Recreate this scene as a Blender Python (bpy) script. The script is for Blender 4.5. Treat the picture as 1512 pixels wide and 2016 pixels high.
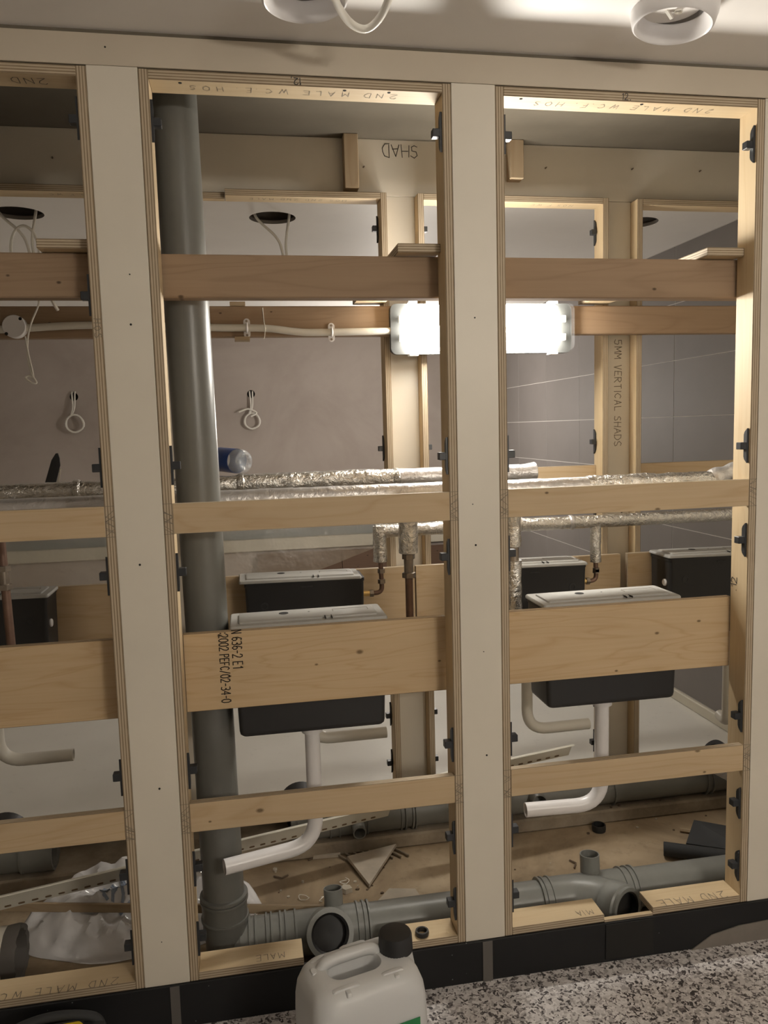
import bpy, bmesh, math, random
from mathutils import Matrix, Vector
from mathutils import noise as mnoise

random.seed(7)
scene = bpy.context.scene
for o in list(bpy.data.objects):
    bpy.data.objects.remove(o)
col = scene.collection

# ------------------------------------------------------------------ camera
cam_d = bpy.data.cameras.new('camera')
cam = bpy.data.objects.new('camera', cam_d)
col.objects.link(cam)
YAW, PIT, ROL = math.radians(9.907222), math.radians(-6.118090), math.radians(-1.584665)
fwd = Vector((math.sin(YAW)*math.cos(PIT), math.cos(YAW)*math.cos(PIT), math.sin(PIT)))
rgt = Vector((math.cos(YAW), -math.sin(YAW), 0.0))
upv = rgt.cross(fwd)
r2 = rgt*math.cos(ROL) + upv*math.sin(ROL)
u2 = -rgt*math.sin(ROL) + upv*math.cos(ROL)
mw = Matrix.Identity(4)
for i in range(3):
    mw[i][0] = r2[i]; mw[i][1] = u2[i]; mw[i][2] = -fwd[i]
mw[0][3], mw[1][3], mw[2][3] = 0.18542, -1.80251, 1.41035
cam.matrix_world = mw
cam_d.sensor_fit = 'VERTICAL'
cam_d.sensor_height = 36.0
cam_d.sensor_width = 27.0
cam_d.lens = 27.5948
cam_d.clip_start = 0.02
scene.camera = cam

# ------------------------------------------------------------------ world, exposure
world = bpy.data.worlds.new('world')
scene.world = world
world.use_nodes = True
world.node_tree.nodes['Background'].inputs[0].default_value = (0.9, 0.93, 1.0, 1)
world.node_tree.nodes['Background'].inputs[1].default_value = 0.02
vs = scene.view_settings
vs.view_transform = 'Standard'
vs.look = 'None'
vs.exposure = 0.0
vs.gamma = 1.0
vs.use_curve_mapping = False
LAMP_CAVITY = 98.0      # lit diffuser of the bulkhead lamp in the pipe void
LAMP_ROOM = 96.0        # same kind of lamp on the wall behind the camera
FILL_BACK = 140.0       # added fill globe in the far room, out of the camera's sight

# ------------------------------------------------------------------ node helpers
class NT:
    def __init__(s, name):
        s.m = bpy.data.materials.new(name); s.m.use_nodes = True
        s.t = s.m.node_tree; s.n = s.t.nodes; s.l = s.t.links
        s.b = s.n['Principled BSDF']
    def node(s, typ, **kw):
        n = s.n.new(typ)
        for k, v in kw.items():
            setattr(n, k, v)
        return n
    def link(s, a, b): s.l.new(a, b)
    def math(s, op, a, b=None, c=None, clamp=False):
        n = s.node('ShaderNodeMath', operation=op); n.use_clamp = clamp
        for i, v in enumerate((a, b, c)):
            if v is None: continue
            if isinstance(v, (int, float)): n.inputs[i].default_value = v
            else: s.link(v, n.inputs[i])
        return n.outputs[0]
    def mix(s, f, a, b):
        n = s.node('ShaderNodeMix', data_type='RGBA')
        for i, v in ((0, f), (6, a), (7, b)):
            if isinstance(v, (int, float)): n.inputs[i].default_value = v
            elif isinstance(v, tuple): n.inputs[i].default_value = (*v, 1) if len(v) == 3 else v
            else: s.link(v, n.inputs[i])
        return n.outputs[2]
    def ramp(s, f, stops):
        n = s.node('ShaderNodeValToRGB')
        e = n.color_ramp.elements
        while len(e) > len(stops): e.remove(e[-1])
        while len(e) < len(stops): e.new(0.5)
        for i, (p, c) in enumerate(stops):
            e[i].position = p; e[i].color = (*c, 1) if len(c) == 3 else c
        s.link(f, n.inputs[0]); return n.outputs[0]
    def coord(s, kind='Object'):
        if not hasattr(s, 'tc'): s.tc = s.node('ShaderNodeTexCoord')
        return s.tc.outputs[kind]
    def offset(s, vec, scale=(1, 1, 1), rand=True):
        mp = s.node('ShaderNodeMapping'); mp.inputs['Scale'].default_value = scale
        s.link(vec, mp.inputs['Vector']); out = mp.outputs[0]
        if rand:
            oi = s.node('ShaderNodeObjectInfo')
            m = s.math('MULTIPLY', oi.outputs['Random'], 37.0)
            a = s.node('ShaderNodeVectorMath', operation='ADD')
            s.link(out, a.inputs[0]); s.link(m, a.inputs[1]); out = a.outputs[0]
        return out
    def noise(s, vec, scale, detail=3, rough=0.5, dist=0.0):
        n = s.node('ShaderNodeTexNoise')
        n.inputs['Scale'].default_value = scale; n.inputs['Detail'].default_value = detail
        n.inputs['Roughness'].default_value = rough; n.inputs['Distortion'].default_value = dist
        s.link(vec, n.inputs['Vector']); return n.outputs['Fac']
    def bump(s, h, strength=0.3, dist=0.002):
        n = s.node('ShaderNodeBump'); n.inputs['Strength'].default_value = strength
        n.inputs['Distance'].default_value = dist
        s.link(h, n.inputs['Height']); s.link(n.outputs[0], s.b.inputs['Normal'])
    def base(s, c, rough=0.5, metal=0.0, spec=0.5):
        if isinstance(c, tuple): s.b.inputs['Base Color'].default_value = (*c, 1)
        else: s.link(c, s.b.inputs['Base Color'])
        s.b.inputs['Roughness'].default_value = rough
        s.b.inputs['Metallic'].default_value = metal
        s.b.inputs['Specular IOR Level'].default_value = spec
        return s.m

def plain(name, c, rough=0.5, metal=0.0, spec=0.5, var=0.0, vscale=6, bump=0.0, bscale=200):
    t = NT(name)
    if var > 0:
        f = t.noise(t.offset(t.coord()), vscale, 4, 0.6)
        d = tuple(x*(1-var) for x in c); u = tuple(min(1, x*(1+var*0.6)) for x in c)
        t.base(t.ramp(f, [(0.3, d), (0.7, u)]), rough, metal, spec)
    else:
        t.base(c, rough, metal, spec)
    if bump > 0:
        t.bump(t.noise(t.coord(), bscale, 3), bump, 0.001)
    return t.m

def wood(name, light, dark, edge_l, edge_d, rings=9.0, strength=0.45, knots=True, edges=True, rough=0.6, thick=0.0205):
    """board with local X = length, Y = width, Z = thickness"""
    t = NT(name)
    oc = t.coord('Object'); nm = t.coord('Normal')
    v = t.offset(oc, (0.6, 6.0, 1.0))
    f = t.noise(v, 1.6, 3, 0.5, 0.5)
    ph = t.math('MULTIPLY', f, rings)
    fr = t.math('FRACT', ph)
    ln = t.math('SUBTRACT', 1.0, t.math('MULTIPLY', t.math('ABSOLUTE', t.math('SUBTRACT', fr, 0.5)), 4.5), clamp=True)
    ln = t.math('POWER', ln, 1.5)
    vf = t.offset(oc, (3.0, 120.0, 3.0))
    fine = t.noise(vf, 1.0, 3, 0.6)
    broad = t.noise(t.offset(oc, (1.5, 5.0, 1)), 2.2, 2, 0.5)
    c = t.mix(t.math('MULTIPLY', ln, strength), light, dark)
    c = t.mix(t.math('MULTIPLY', t.math('SUBTRACT', fine, 0.35, clamp=True), 0.5), c, dark)
    c = t.mix(t.math('MULTIPLY', t.math('SUBTRACT', broad, 0.45, clamp=True), 0.9), c, tuple(x*0.72 for x in light))
    if knots:
        vo = t.node('ShaderNodeTexVoronoi', voronoi_dimensions='2D'); vo.inputs['Scale'].default_value = 6.0
        vo.inputs['Randomness'].default_value = 1.0
        t.link(t.offset(oc, (0.75, 1.25, 0.0)), vo.inputs['Vector'])
        sp = t.node('ShaderNodeSeparateColor'); t.link(vo.outputs['Color'], sp.inputs[0])
        kd = t.math('ADD', vo.outputs['Distance'], t.math('MULTIPLY', t.math('SUBTRACT', fine, 0.5), 0.02))
        k = t.math('SUBTRACT', 1.0, t.math('MULTIPLY', kd, t.math('ADD', 17.0, t.math('MULTIPLY', sp.outputs[1], 26.0))), clamp=True)
        k = t.math('MULTIPLY', k, t.math('GREATER_THAN', sp.outputs[0], 0.25))
        k = t.math('MULTIPLY', k, 1.7, clamp=True)
        c = t.mix(t.math('MULTIPLY', k, 0.85), c, tuple(x*0.3 for x in dark))
    if edges:
        so = t.node('ShaderNodeSeparateXYZ'); t.link(oc, so.inputs[0])
        wob = t.noise(t.offset(oc, (2.0, 2.0, 40.0)), 3.0, 2)
        z = t.math('ADD', t.math('DIVIDE', so.outputs[2], thick), 0.5)
        z = t.math('ADD', z, t.math('MULTIPLY', t.math('SUBTRACT', wob, 0.5), 0.05))
        s_ = t.math('SINE', t.math('MULTIPLY', z, 6.28318*3.5))
        s_ = t.math('MULTIPLY', t.math('ADD', s_, 0.35, clamp=True), 1.0, clamp=True)
        en = t.noise(t.offset(oc, (9.0, 9.0, 90.0)), 4.0, 3, 0.6)
        e = t.mix(t.math('MULTIPLY', s_, t.math('ADD', 0.45, en)), edge_l, edge_d)
        sn = t.node('ShaderNodeSeparateXYZ'); t.link(nm, sn.inputs[0])
        isf = t.math('GREATER_THAN', t.math('ABSOLUTE', sn.outputs[2]), 0.8)
        c = t.mix(isf, e, c)
    t.base(c, rough, 0.0, 0.3)
    t.bump(fine, 0.08, 0.001)
    return t.m

M = {}
M['ply'] = wood('birch_ply', (0.57, 0.435, 0.275), (0.40, 0.25, 0.12), (0.52, 0.43, 0.31), (0.26, 0.19, 0.12), rings=9, strength=0.3)
M['ply_clean'] = wood('birch_ply_clean', (0.60, 0.47, 0.295), (0.46, 0.30, 0.15), (0.52, 0.43, 0.31), (0.26, 0.19, 0.12), rings=7, strength=0.25, knots=False)
M['ply_pale'] = wood('pine_ply', (0.59, 0.44, 0.265), (0.42, 0.25, 0.11), (0.52, 0.41, 0.27), (0.24, 0.16, 0.09), rings=12, strength=0.34)
M['joist'] = wood('red_joist', (0.345, 0.24, 0.155), (0.21, 0.135, 0.08), (0.36, 0.24, 0.14), (0.27, 0.17, 0.1), rings=9, strength=0.3, edges=False, rough=0.75)
M['batten'] = wood('batten_pine', (0.42, 0.325, 0.215), (0.31, 0.21, 0.12), (0.42, 0.3, 0.17), (0.3, 0.2, 0.1), rings=8, strength=0.35, edges=False)
M['brown_ply'] = wood('brown_board', (0.14, 0.085, 0.055), (0.09, 0.055, 0.035), (0.2, 0.12, 0.07), (0.1, 0.06, 0.03), rings=8, strength=0.3, edges=False)
M['panel'] = plain('cream_panel', (0.72, 0.665, 0.565), 0.42, var=0.05, vscale=3)
M['panel_back'] = plain('cream_panel_back', (0.66, 0.61, 0.52), 0.5, var=0.05, vscale=3)
M['fascia'] = plain('fascia_board', (0.58, 0.51, 0.41), 0.5, var=0.06, vscale=3)
M['ceiling'] = plain('ceiling_white', (0.86, 0.83, 0.80), 0.55, var=0.02)
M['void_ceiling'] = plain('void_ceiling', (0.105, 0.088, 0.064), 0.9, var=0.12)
M['white_wall'] = plain('white_wall', (0.62, 0.59, 0.54), 0.6, var=0.03)
M['plastic_white'] = plain('white_plastic', (0.80, 0.78, 0.78), 0.28)
M['plastic_off'] = plain('offwhite_plastic', (0.70, 0.67, 0.60), 0.35)
M['flush_grey'] = plain('grey_white_pipe', (0.62, 0.59, 0.52), 0.35)
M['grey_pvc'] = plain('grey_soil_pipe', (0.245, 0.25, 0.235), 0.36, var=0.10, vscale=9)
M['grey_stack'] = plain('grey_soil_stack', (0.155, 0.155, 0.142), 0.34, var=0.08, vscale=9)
M['grey_pvc_shade'] = plain('grey_soil_pipe_shaded', (0.19, 0.19, 0.175), 0.45, var=0.12, vscale=9)  # darker copy of the pipe grey, with the void's shade in the colour
M['black'] = plain('black_plastic', (0.022, 0.022, 0.023), 0.42)
M['black_clip'] = plain('black_clip', (0.028, 0.03, 0.034), 0.38)
M['rubber'] = plain('black_rubber', (0.035, 0.037, 0.04), 0.75, bump=0.3, bscale=300)
M['dark_hole'] = plain('dark_hole', (0.015, 0.014, 0.013), 0.9)
M['copper'] = plain('dull_copper', (0.23, 0.145, 0.11), 0.45, 0.6, var=0.25, vscale=12)
M['brass'] = plain('brass', (0.72, 0.52, 0.22), 0.3, 0.9)
M['fitting'] = plain('tarnished_fitting', (0.30, 0.255, 0.21), 0.38, 0.75, var=0.25, vscale=20)
M['cable'] = plain('white_cable', (0.78, 0.75, 0.68), 0.4)
M['pencil'] = plain('pencil', (0.06, 0.055, 0.05), 0.7)
M['pencil_soft'] = plain('pencil_soft', (0.20, 0.17, 0.13), 0.8)
M['ink'] = plain('stencil_ink', (0.035, 0.028, 0.022), 0.8)
M['lid'] = plain('grey_lid', (0.36, 0.355, 0.335), 0.5)
M['tile_back'] = plain('tile_offcut', (0.48, 0.42, 0.34), 0.7, var=0.15, vscale=14)
M['rubble'] = plain('rubble', (0.50, 0.45, 0.37), 0.85, var=0.2, vscale=30)
M['dark_chip'] = plain('dark_chip', (0.13, 0.09, 0.06), 0.85)
M['upvc'] = plain('cream_upvc', (0.76, 0.735, 0.64), 0.38, var=0.06, vscale=5)
M['slot'] = plain('slot_brown', (0.20, 0.13, 0.075), 0.8)
M['green'] = plain('label_green', (0.02, 0.22, 0.07), 0.4)
M['yellow'] = plain('yellow_plastic', (0.75, 0.55, 0.02), 0.4)
M['can'] = plain('can_white', (0.62, 0.625, 0.625), 0.42)
M['bag_print'] = plain('bag_print', (0.28, 0.33, 0.42), 0.5)
M['teal'] = plain('teal_grey', (0.24, 0.27, 0.27), 0.5)
M['pale_band'] = plain('pale_band', (0.62, 0.58, 0.48), 0.6)
M['tile_grey'] = plain('grey_tile', (0.215, 0.195, 0.185), 0.6, var=0.07, vscale=2.5)
M['grout'] = plain('grout', (0.60, 0.57, 0.54), 0.8)
M['tape'] = plain('seam_tape', (0.12, 0.11, 0.10), 0.55)
M['screed'] = plain('bare_screed', (0.21, 0.185, 0.16), 0.85, var=0.1, vscale=20)
M['gap'] = plain('shadow_gap', (0.17, 0.145, 0.11), 0.8)  # dark tone puts the shade of the ceiling gap into the strip

def m_foil(name, c, rough, bs, scale, metal=0.95):
    t = NT(name)
    v = t.offset(t.coord(), (1, 1, 1))
    a = t.noise(v, scale, 4, 0.65, 1.2)
    b = t.noise(v, scale*3.1, 2, 0.5, 0.5)
    t.base(t.ramp(a, [(0.3, tuple(x*0.82 for x in c)), (0.7, c)]), rough, metal)
    t.bump(t.math('ADD', a, t.math('MULTIPLY', b, 0.4)), bs, 0.006)
    return t.m
M['foil'] = m_foil('foil_wrap', (0.72, 0.70, 0.66), 0.27, 1.0, 38)
M['foil_soft'] = m_foil('foil_bubble', (0.66, 0.64, 0.63), 0.36, 0.6, 26, 0.7)

def m_terrazzo():
    t = NT('speckled_vinyl')
    c = t.coord()
    nz = t.node('ShaderNodeTexNoise'); nz.inputs['Scale'].default_value = 80; nz.inputs['Detail'].default_value = 2
    t.link(c, nz.inputs['Vector'])
    ad = t.node('ShaderNodeMixRGB', blend_type='LINEAR_LIGHT'); ad.inputs[0].default_value = 0.012
    t.link(c, ad.inputs[1]); t.link(nz.outputs['Color'], ad.inputs[2])
    cols = None
    vo = t.node('ShaderNodeTexVoronoi'); vo.inputs['Scale'].default_value = 150
    t.link(ad.outputs[0], vo.inputs['Vector'])
    sp = t.node('ShaderNodeSeparateColor'); t.link(vo.outputs['Color'], sp.inputs[0])
    n = t.node('ShaderNodeValToRGB'); n.color_ramp.interpolation = 'CONSTANT'
    e = n.color_ramp.elements
    st = [(0, (0.05, 0.043, 0.045)), (0.14, (0.16, 0.14, 0.14)), (0.25, (0.42, 0.39, 0.385)), (0.42, (0.62, 0.59, 0.58)), (0.75, (0.74, 0.71, 0.70))]
    while len(e) < len(st): e.new(0.5)
    for i, (p, k) in enumerate(st):
        e[i].position = p; e[i].color = (*k, 1)
    t.link(sp.outputs[0], n.inputs[0])
    big = t.noise(c, 3, 3)
    t.base(t.mix(t.math('MULTIPLY', big, 0.12), n.outputs[0], (0.30, 0.27, 0.24)), 0.45, 0, 0.4)
    return t.m
M['terrazzo'] = m_terrazzo()

def m_floor_dust():
    t = NT('dusty_screed')
    c = t.coord()
    a = t.noise(c, 2.5, 5, 0.65, 0.6); b = t.noise(c, 22, 4, 0.7)
    k = t.ramp(a, [(0.32, (0.22, 0.165, 0.11)), (0.52, (0.37, 0.285, 0.19)), (0.72, (0.46, 0.37, 0.26))])
    k = t.mix(t.math('MULTIPLY', t.math('SUBTRACT', b, 0.55, clamp=True), 2.2), k, (0.17, 0.13, 0.09))
    t.base(k, 0.9, 0, 0.2); t.bump(b, 0.25, 0.004); return t.m
M['dust'] = m_floor_dust()

def m_ledge():
    t = NT('mortar_ledge')
    c = t.coord(); a = t.noise(c, 5, 5, 0.65); b = t.noise(c, 40, 4, 0.7)
    k = t.ramp(a, [(0.3, (0.16, 0.125, 0.09)), (0.7, (0.40, 0.34, 0.26))])
    t.base(k, 0.9, 0, 0.2); t.bump(b, 0.35, 0.004); return t.m
M['ledge'] = m_ledge()

def m_plaster():
    t = NT('pink_plaster')
    c = t.coord(); a = t.noise(c, 1.1, 5, 0.6, 0.8); b = t.noise(c, 5, 4, 0.6)
    k = t.ramp(a, [(0.3, (0.37, 0.315, 0.28)), (0.5, (0.43, 0.375, 0.335)), (0.72, (0.48, 0.425, 0.385))])
    k = t.mix(t.math('MULTIPLY', t.math('SUBTRACT', b, 0.5, clamp=True), 0.8), k, (0.35, 0.285, 0.25))
    t.base(k, 0.8, 0, 0.25); return t.m
M['plaster'] = m_plaster()

def m_backfloor():
    t = NT('pale_floor')
    c = t.coord(); a = t.noise(c, 1.3, 4, 0.55); b = t.noise(c, 30, 3, 0.6)
    k = t.ramp(a, [(0.3, (0.68, 0.665, 0.61)), (0.7, (0.80, 0.785, 0.73))])
    k = t.mix(t.math('MULTIPLY', t.math('SUBTRACT', b, 0.62, clamp=True), 1.2), k, (0.42, 0.40, 0.36))
    t.base(k, 0.5, 0, 0.4); return t.m
M['pale_floor'] = m_backfloor()

def m_plinth():
    t = NT('black_vinyl_skirting')
    c = t.coord()
    vo = t.node('ShaderNodeTexVoronoi'); vo.inputs['Scale'].default_value = 55; t.link(c, vo.inputs['Vector'])
    sp = t.node('ShaderNodeSeparateColor'); t.link(vo.outputs['Color'], sp.inputs[0])
    k = t.math('MULTIPLY', t.math('LESS_THAN', vo.outputs['Distance'], 0.09), t.math('GREATER_THAN', sp.outputs[0], 0.82))
    t.base(t.mix(t.math('MULTIPLY', k, 0.5), (0.012, 0.012, 0.013), (0.35, 0.35, 0.35)), 0.6, 0, 0.35); return t.m
M['plinth'] = m_plinth()

def m_film(name, alpha, c, rough, bscale, bs):
    t = NT(name)
    t.base(c, rough, 0, 0.6)
    t.b.inputs['Alpha'].default_value = alpha
    t.bump(t.noise(t.coord(), bscale, 3, 0.55, 0.25), bs, 0.02)
    return t.m
M['film'] = m_film('clear_polythene', 0.34, (0.78, 0.76, 0.72), 0.09, 11, 1.0)
M['bag'] = m_film('white_polythene', 0.97, (0.80, 0.79, 0.80), 0.15, 10, 0.25)
M['bottle'] = m_film('clear_bottle', 0.30, (0.75, 0.80, 0.85), 0.05, 40, 0.3)
M['bottle_label'] = plain('blue_label', (0.02, 0.06, 0.24), 0.3, var=0.25, vscale=30)
M['clear_cover'] = m_film('clear_cover', 0.018, (0.9, 0.92, 0.93), 0.1, 5, 0.0)

def emit(name, c, s):
    t = NT(name)
    t.b.inputs['Base Color'].default_value = (0.8, 0.8, 0.8, 1)
    t.b.inputs['Emission Color'].default_value = (*c, 1)
    t.b.inputs['Emission Strength'].default_value = s
    return t.m
M['lamp'] = emit('lamp_diffuser', (1.0, 0.95, 0.86), LAMP_CAVITY)
M['lamp_room'] = emit('lamp_diffuser_room', (1.0, 0.92, 0.80), LAMP_ROOM)
M['lamp_box'] = plain('lamp_housing', (0.05, 0.052, 0.05), 0.5)
M['fill_back'] = emit('fill_globe_back', (1.0, 0.93, 0.85), FILL_BACK)

# ------------------------------------------------------------------ object helpers
W = {}
def tag(o, label=None, cat=None, group=None, kind=None):
    if label: o['label'] = label
    if cat: o['category'] = cat
    if group: o['group'] = group
    if kind: o['kind'] = kind
    return o
def put(o, mat4, parent=None):
    col.objects.link(o)
    W[o.name] = mat4.copy()
    if parent is not None:
        o.parent = parent
        o.matrix_parent_inverse = W[parent.name].inverted()
    o.matrix_basis = mat4
    return o
def T(x, y, z): return Matrix.Translation((x, y, z))
def frame(o, xa, ya):
    xa = Vector(xa).normalized(); ya = Vector(ya); ya = (ya - xa*ya.dot(xa)).normalized(); za = xa.cross(ya)
    m = Matrix.Identity(4)
    for i in range(3):
        m[i][0] = xa[i]; m[i][1] = ya[i]; m[i][2] = za[i]; m[i][3] = o[i]
    return m
def aim(o, d):
    """local Z along d"""
    d = Vector(d).normalized()
    h = Vector((0, 0, 1)) if abs(d.z) < 0.9 else Vector((1, 0, 0))
    x = h.cross(d).normalized(); y = d.cross(x)
    m = Matrix.Identity(4)
    for i in range(3):
        m[i][0] = x[i]; m[i][1] = y[i]; m[i][2] = d[i]; m[i][3] = o[i]
    return m
def empty(name, loc, label, cat, group=None):
    o = bpy.data.objects.new(name, None); o.empty_display_size = 0.05
    put(o, T(*loc)); return tag(o, label, cat, group)
def mesh(name, v, f, mat, smooth=False, auto=None):
    me = bpy.data.meshes.new(name)
    me.from_pydata([tuple(p) for p in v], [], f)
    if mat: me.materials.append(M[mat])
    if smooth:
        me.polygons.foreach_set('use_smooth', [True]*len(me.polygons))
        if auto:
            me.set_sharp_from_angle(angle=math.radians(auto))
    me.update(); return me
def ob(name, me, m4=None, parent=None):
    return put(bpy.data.objects.new(name, me), m4 or Matrix.Identity(4), parent)

_bc = {}
def cbox(dx, dy, dz, b=0.001):
    hx, hy, hz = dx/2, dy/2, dz/2; b = min(b, hx*0.45, hy*0.45, hz*0.45)
    v = []; idx = {}
    for sx in (-1, 1):
        for sy in (-1, 1):
            for sz in (-1, 1):
                for ax in range(3):
                    p = [sx*(hx-b), sy*(hy-b), sz*(hz-b)]
                    p[ax] = (sx*hx, sy*hy, sz*hz)[ax]
                    idx[(sx, sy, sz, ax)] = len(v); v.append(p)
    f = []
    def order(ids):
        c = sum((Vector(v[i]) for i in ids), Vector())/len(ids)
        n = c.normalized(); a = (Vector(v[ids[0]])-c).normalized(); bb = n.cross(a)
        return sorted(ids, key=lambda i: math.atan2((Vector(v[i])-c).dot(bb), (Vector(v[i])-c).dot(a)))
    S = (-1, 1)
    for s in S:
        f.append(order([idx[(s, a, c, 0)] for a in S for c in S]))
        f.append(order([idx[(a, s, c, 1)] for a in S for c in S]))
        f.append(order([idx[(a, c, s, 2)] for a in S for c in S]))
    for a in S:
        for c in S:
            f.append(order([idx[(s, a, c, k)] for s in S for k in (1, 2)]))
            f.append(order([idx[(a, s, c, k)] for s in S for k in (0, 2)]))
            f.append(order([idx[(a, c, s, k)] for s in S for k in (0, 1)]))
            for s in S:
                f.append(order([idx[(s, a, c, k)] for k in (0, 1, 2)]))
    return v, f
def box_mesh(name, dx, dy, dz, mat, b=0.001):
    k = (round(dx, 5), round(dy, 5), round(dz, 5), mat, b)
    if k not in _bc:
        v, f = cbox(dx, dy, dz, b); _bc[k] = mesh(name, v, f, mat)
    return _bc[k]
AX = {'x': Vector((1, 0, 0)), 'y': Vector((0, 1, 0)), 'z': Vector((0, 0, 1))}
def board(name, lo, hi, mat, parent=None, thin=None, length=None, b=0.0012):
    d = [hi[i]-lo[i] for i in range(3)]; c = [(hi[i]+lo[i])/2 for i in range(3)]
    n = 'xyz'
    if thin is None: thin = n[min(range(3), key=lambda i: d[i])]
    if length is None: length = n[max(range(3), key=lambda i: d[i])]
    wid = [k for k in n if k not in (thin, length)][0]
    m = frame(c, AX[length], AX[wid])
    return ob(name, box_mesh(name, d[n.index(length)], d[n.index(wid)], d[n.index(thin)], mat, b), m, parent)
def lathe(name, prof, mat, n=32, smooth=True, closed=True, auto=35):
    v = []; f = []
    k = len(prof)
    for i in range(n):
        a = 2*math.pi*i/n; c, s = math.cos(a), math.sin(a)
        for r, z in prof: v.append((r*c, r*s, z))
    for i in range(n):
        j = (i+1) % n
        for q in range(k if closed else k-1):
            w = (q+1) % k
            f.append((i*k+q, j*k+q, j*k+w, i*k+w))
    return mesh(name, v, f, mat, smooth, auto)
def cyl(name, a, b_, r, mat, parent=None, n=24, hollow=None, auto=35):
    a = Vector(a); b_ = Vector(b_); L = (b_-a).length
    if hollow:
        prof = [(r, 0), (r, L), (r-hollow, L), (r-hollow, 0)]
        me = lathe(name, prof, mat, n, True, True, auto)
    else:
        me = lathe(name, [(0.00001, 0), (r, 0), (r, L), (0.00001, L)], mat, n, True, False, auto)
    return ob(name, me, aim(a, b_-a), parent)
def rounded(pts, rad, seg=6):
    P = [Vector(p) for p in pts]; out = [P[0]]
    for i in range(1, len(P)-1):
        d0 = (P[i-1]-P[i]); d1 = (P[i+1]-P[i]); r = min(rad, d0.length*0.49, d1.length*0.49)
        A = P[i]+d0.normalized()*r; B = P[i]+d1.normalized()*r
        for k in range(seg+1):
            t = k/seg; out.append(A*(1-t)**2 + P[i]*2*t*(1-t) + B*t*t)
    out.append(P[-1]); return out
def smoothpts(pts, sub=6, closed=False):
    P = [Vector(p) for p in pts]; out = []; n = len(P)
    rng = range(n) if closed else range(n-1)
    for i in rng:
        if closed: p0, p1, p2, p3 = P[(i-1) % n], P[i], P[(i+1) % n], P[(i+2) % n]
        else: p0, p1, p2, p3 = P[max(i-1, 0)], P[i], P[i+1], P[min(i+2, n-1)]
        for k in range(sub):
            t = k/sub
            out.append(0.5*((2*p1)+(p2-p0)*t+(2*p0-5*p1+4*p2-p3)*t*t+(3*p1-p0-3*p2+p3)*t**3))
    if not closed: out.append(P[-1])
    return out
def sweep(name, pts, r, mat, parent=None, n=14, hollow=0.0, closed=False, origin=None):
    P = [Vector(p) for p in pts]; o = Vector(origin) if origin else P[0]
    P = [p-o for p in P]; m = len(P)
    tang = []
    for i in range(m):
        if closed: t = P[(i+1) % m]-P[i-1]
        else: t = P[min(i+1, m-1)]-P[max(i-1, 0)]
        tang.append(t.normalized())
    h = Vector((0, 0, 1)) if abs(tang[0].z) < 0.9 else Vector((1, 0, 0))
    nx = h.cross(tang[0]).normalized(); v = []; f = []
    radf = r if callable(r) else (lambda t: r)
    def ringset(rr):
        nonlocal nx
        base = len(v); x = nx.copy()
        for i in range(m):
            x = (x - tang[i]*x.dot(tang[i])).normalized(); y = tang[i].cross(x)
            R = rr(i/max(1, m-1))
            for k in range(n):
                a = 2*math.pi*k/n; v.append(P[i]+x*(R*math.cos(a))+y*(R*math.sin(a)))
        return base
    b0 = ringset(radf)
    for i in range(m if closed else m-1):
        j = (i+1) % m
        for k in range(n):
            q = (k+1) % n; f.append((b0+i*n+k, b0+i*n+q, b0+j*n+q, b0+j*n+k))
    if not closed:
        if hollow:
            b1 = ringset(lambda t: radf(t)-hollow)
            for i in range(m-1):
                for k in range(n):
                    q = (k+1) % n; f.append((b1+i*n+k, b1+(i+1)*n+k, b1+(i+1)*n+q, b1+i*n+q))
            for i in (0, m-1):
                for k in range(n):
                    q = (k+1) % n
                    face = (b0+i*n+k, b1+i*n+k, b1+i*n+q, b0+i*n+q)
                    f.append(face if i == 0 else face[::-1])
        else:
            f.append(tuple(b0+k for k in range(n))[::-1]); f.append(tuple(b0+(m-1)*n+k for k in range(n)))
    return ob(name, mesh(name, v, f, mat, True, 40), T(*o), parent)

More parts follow.
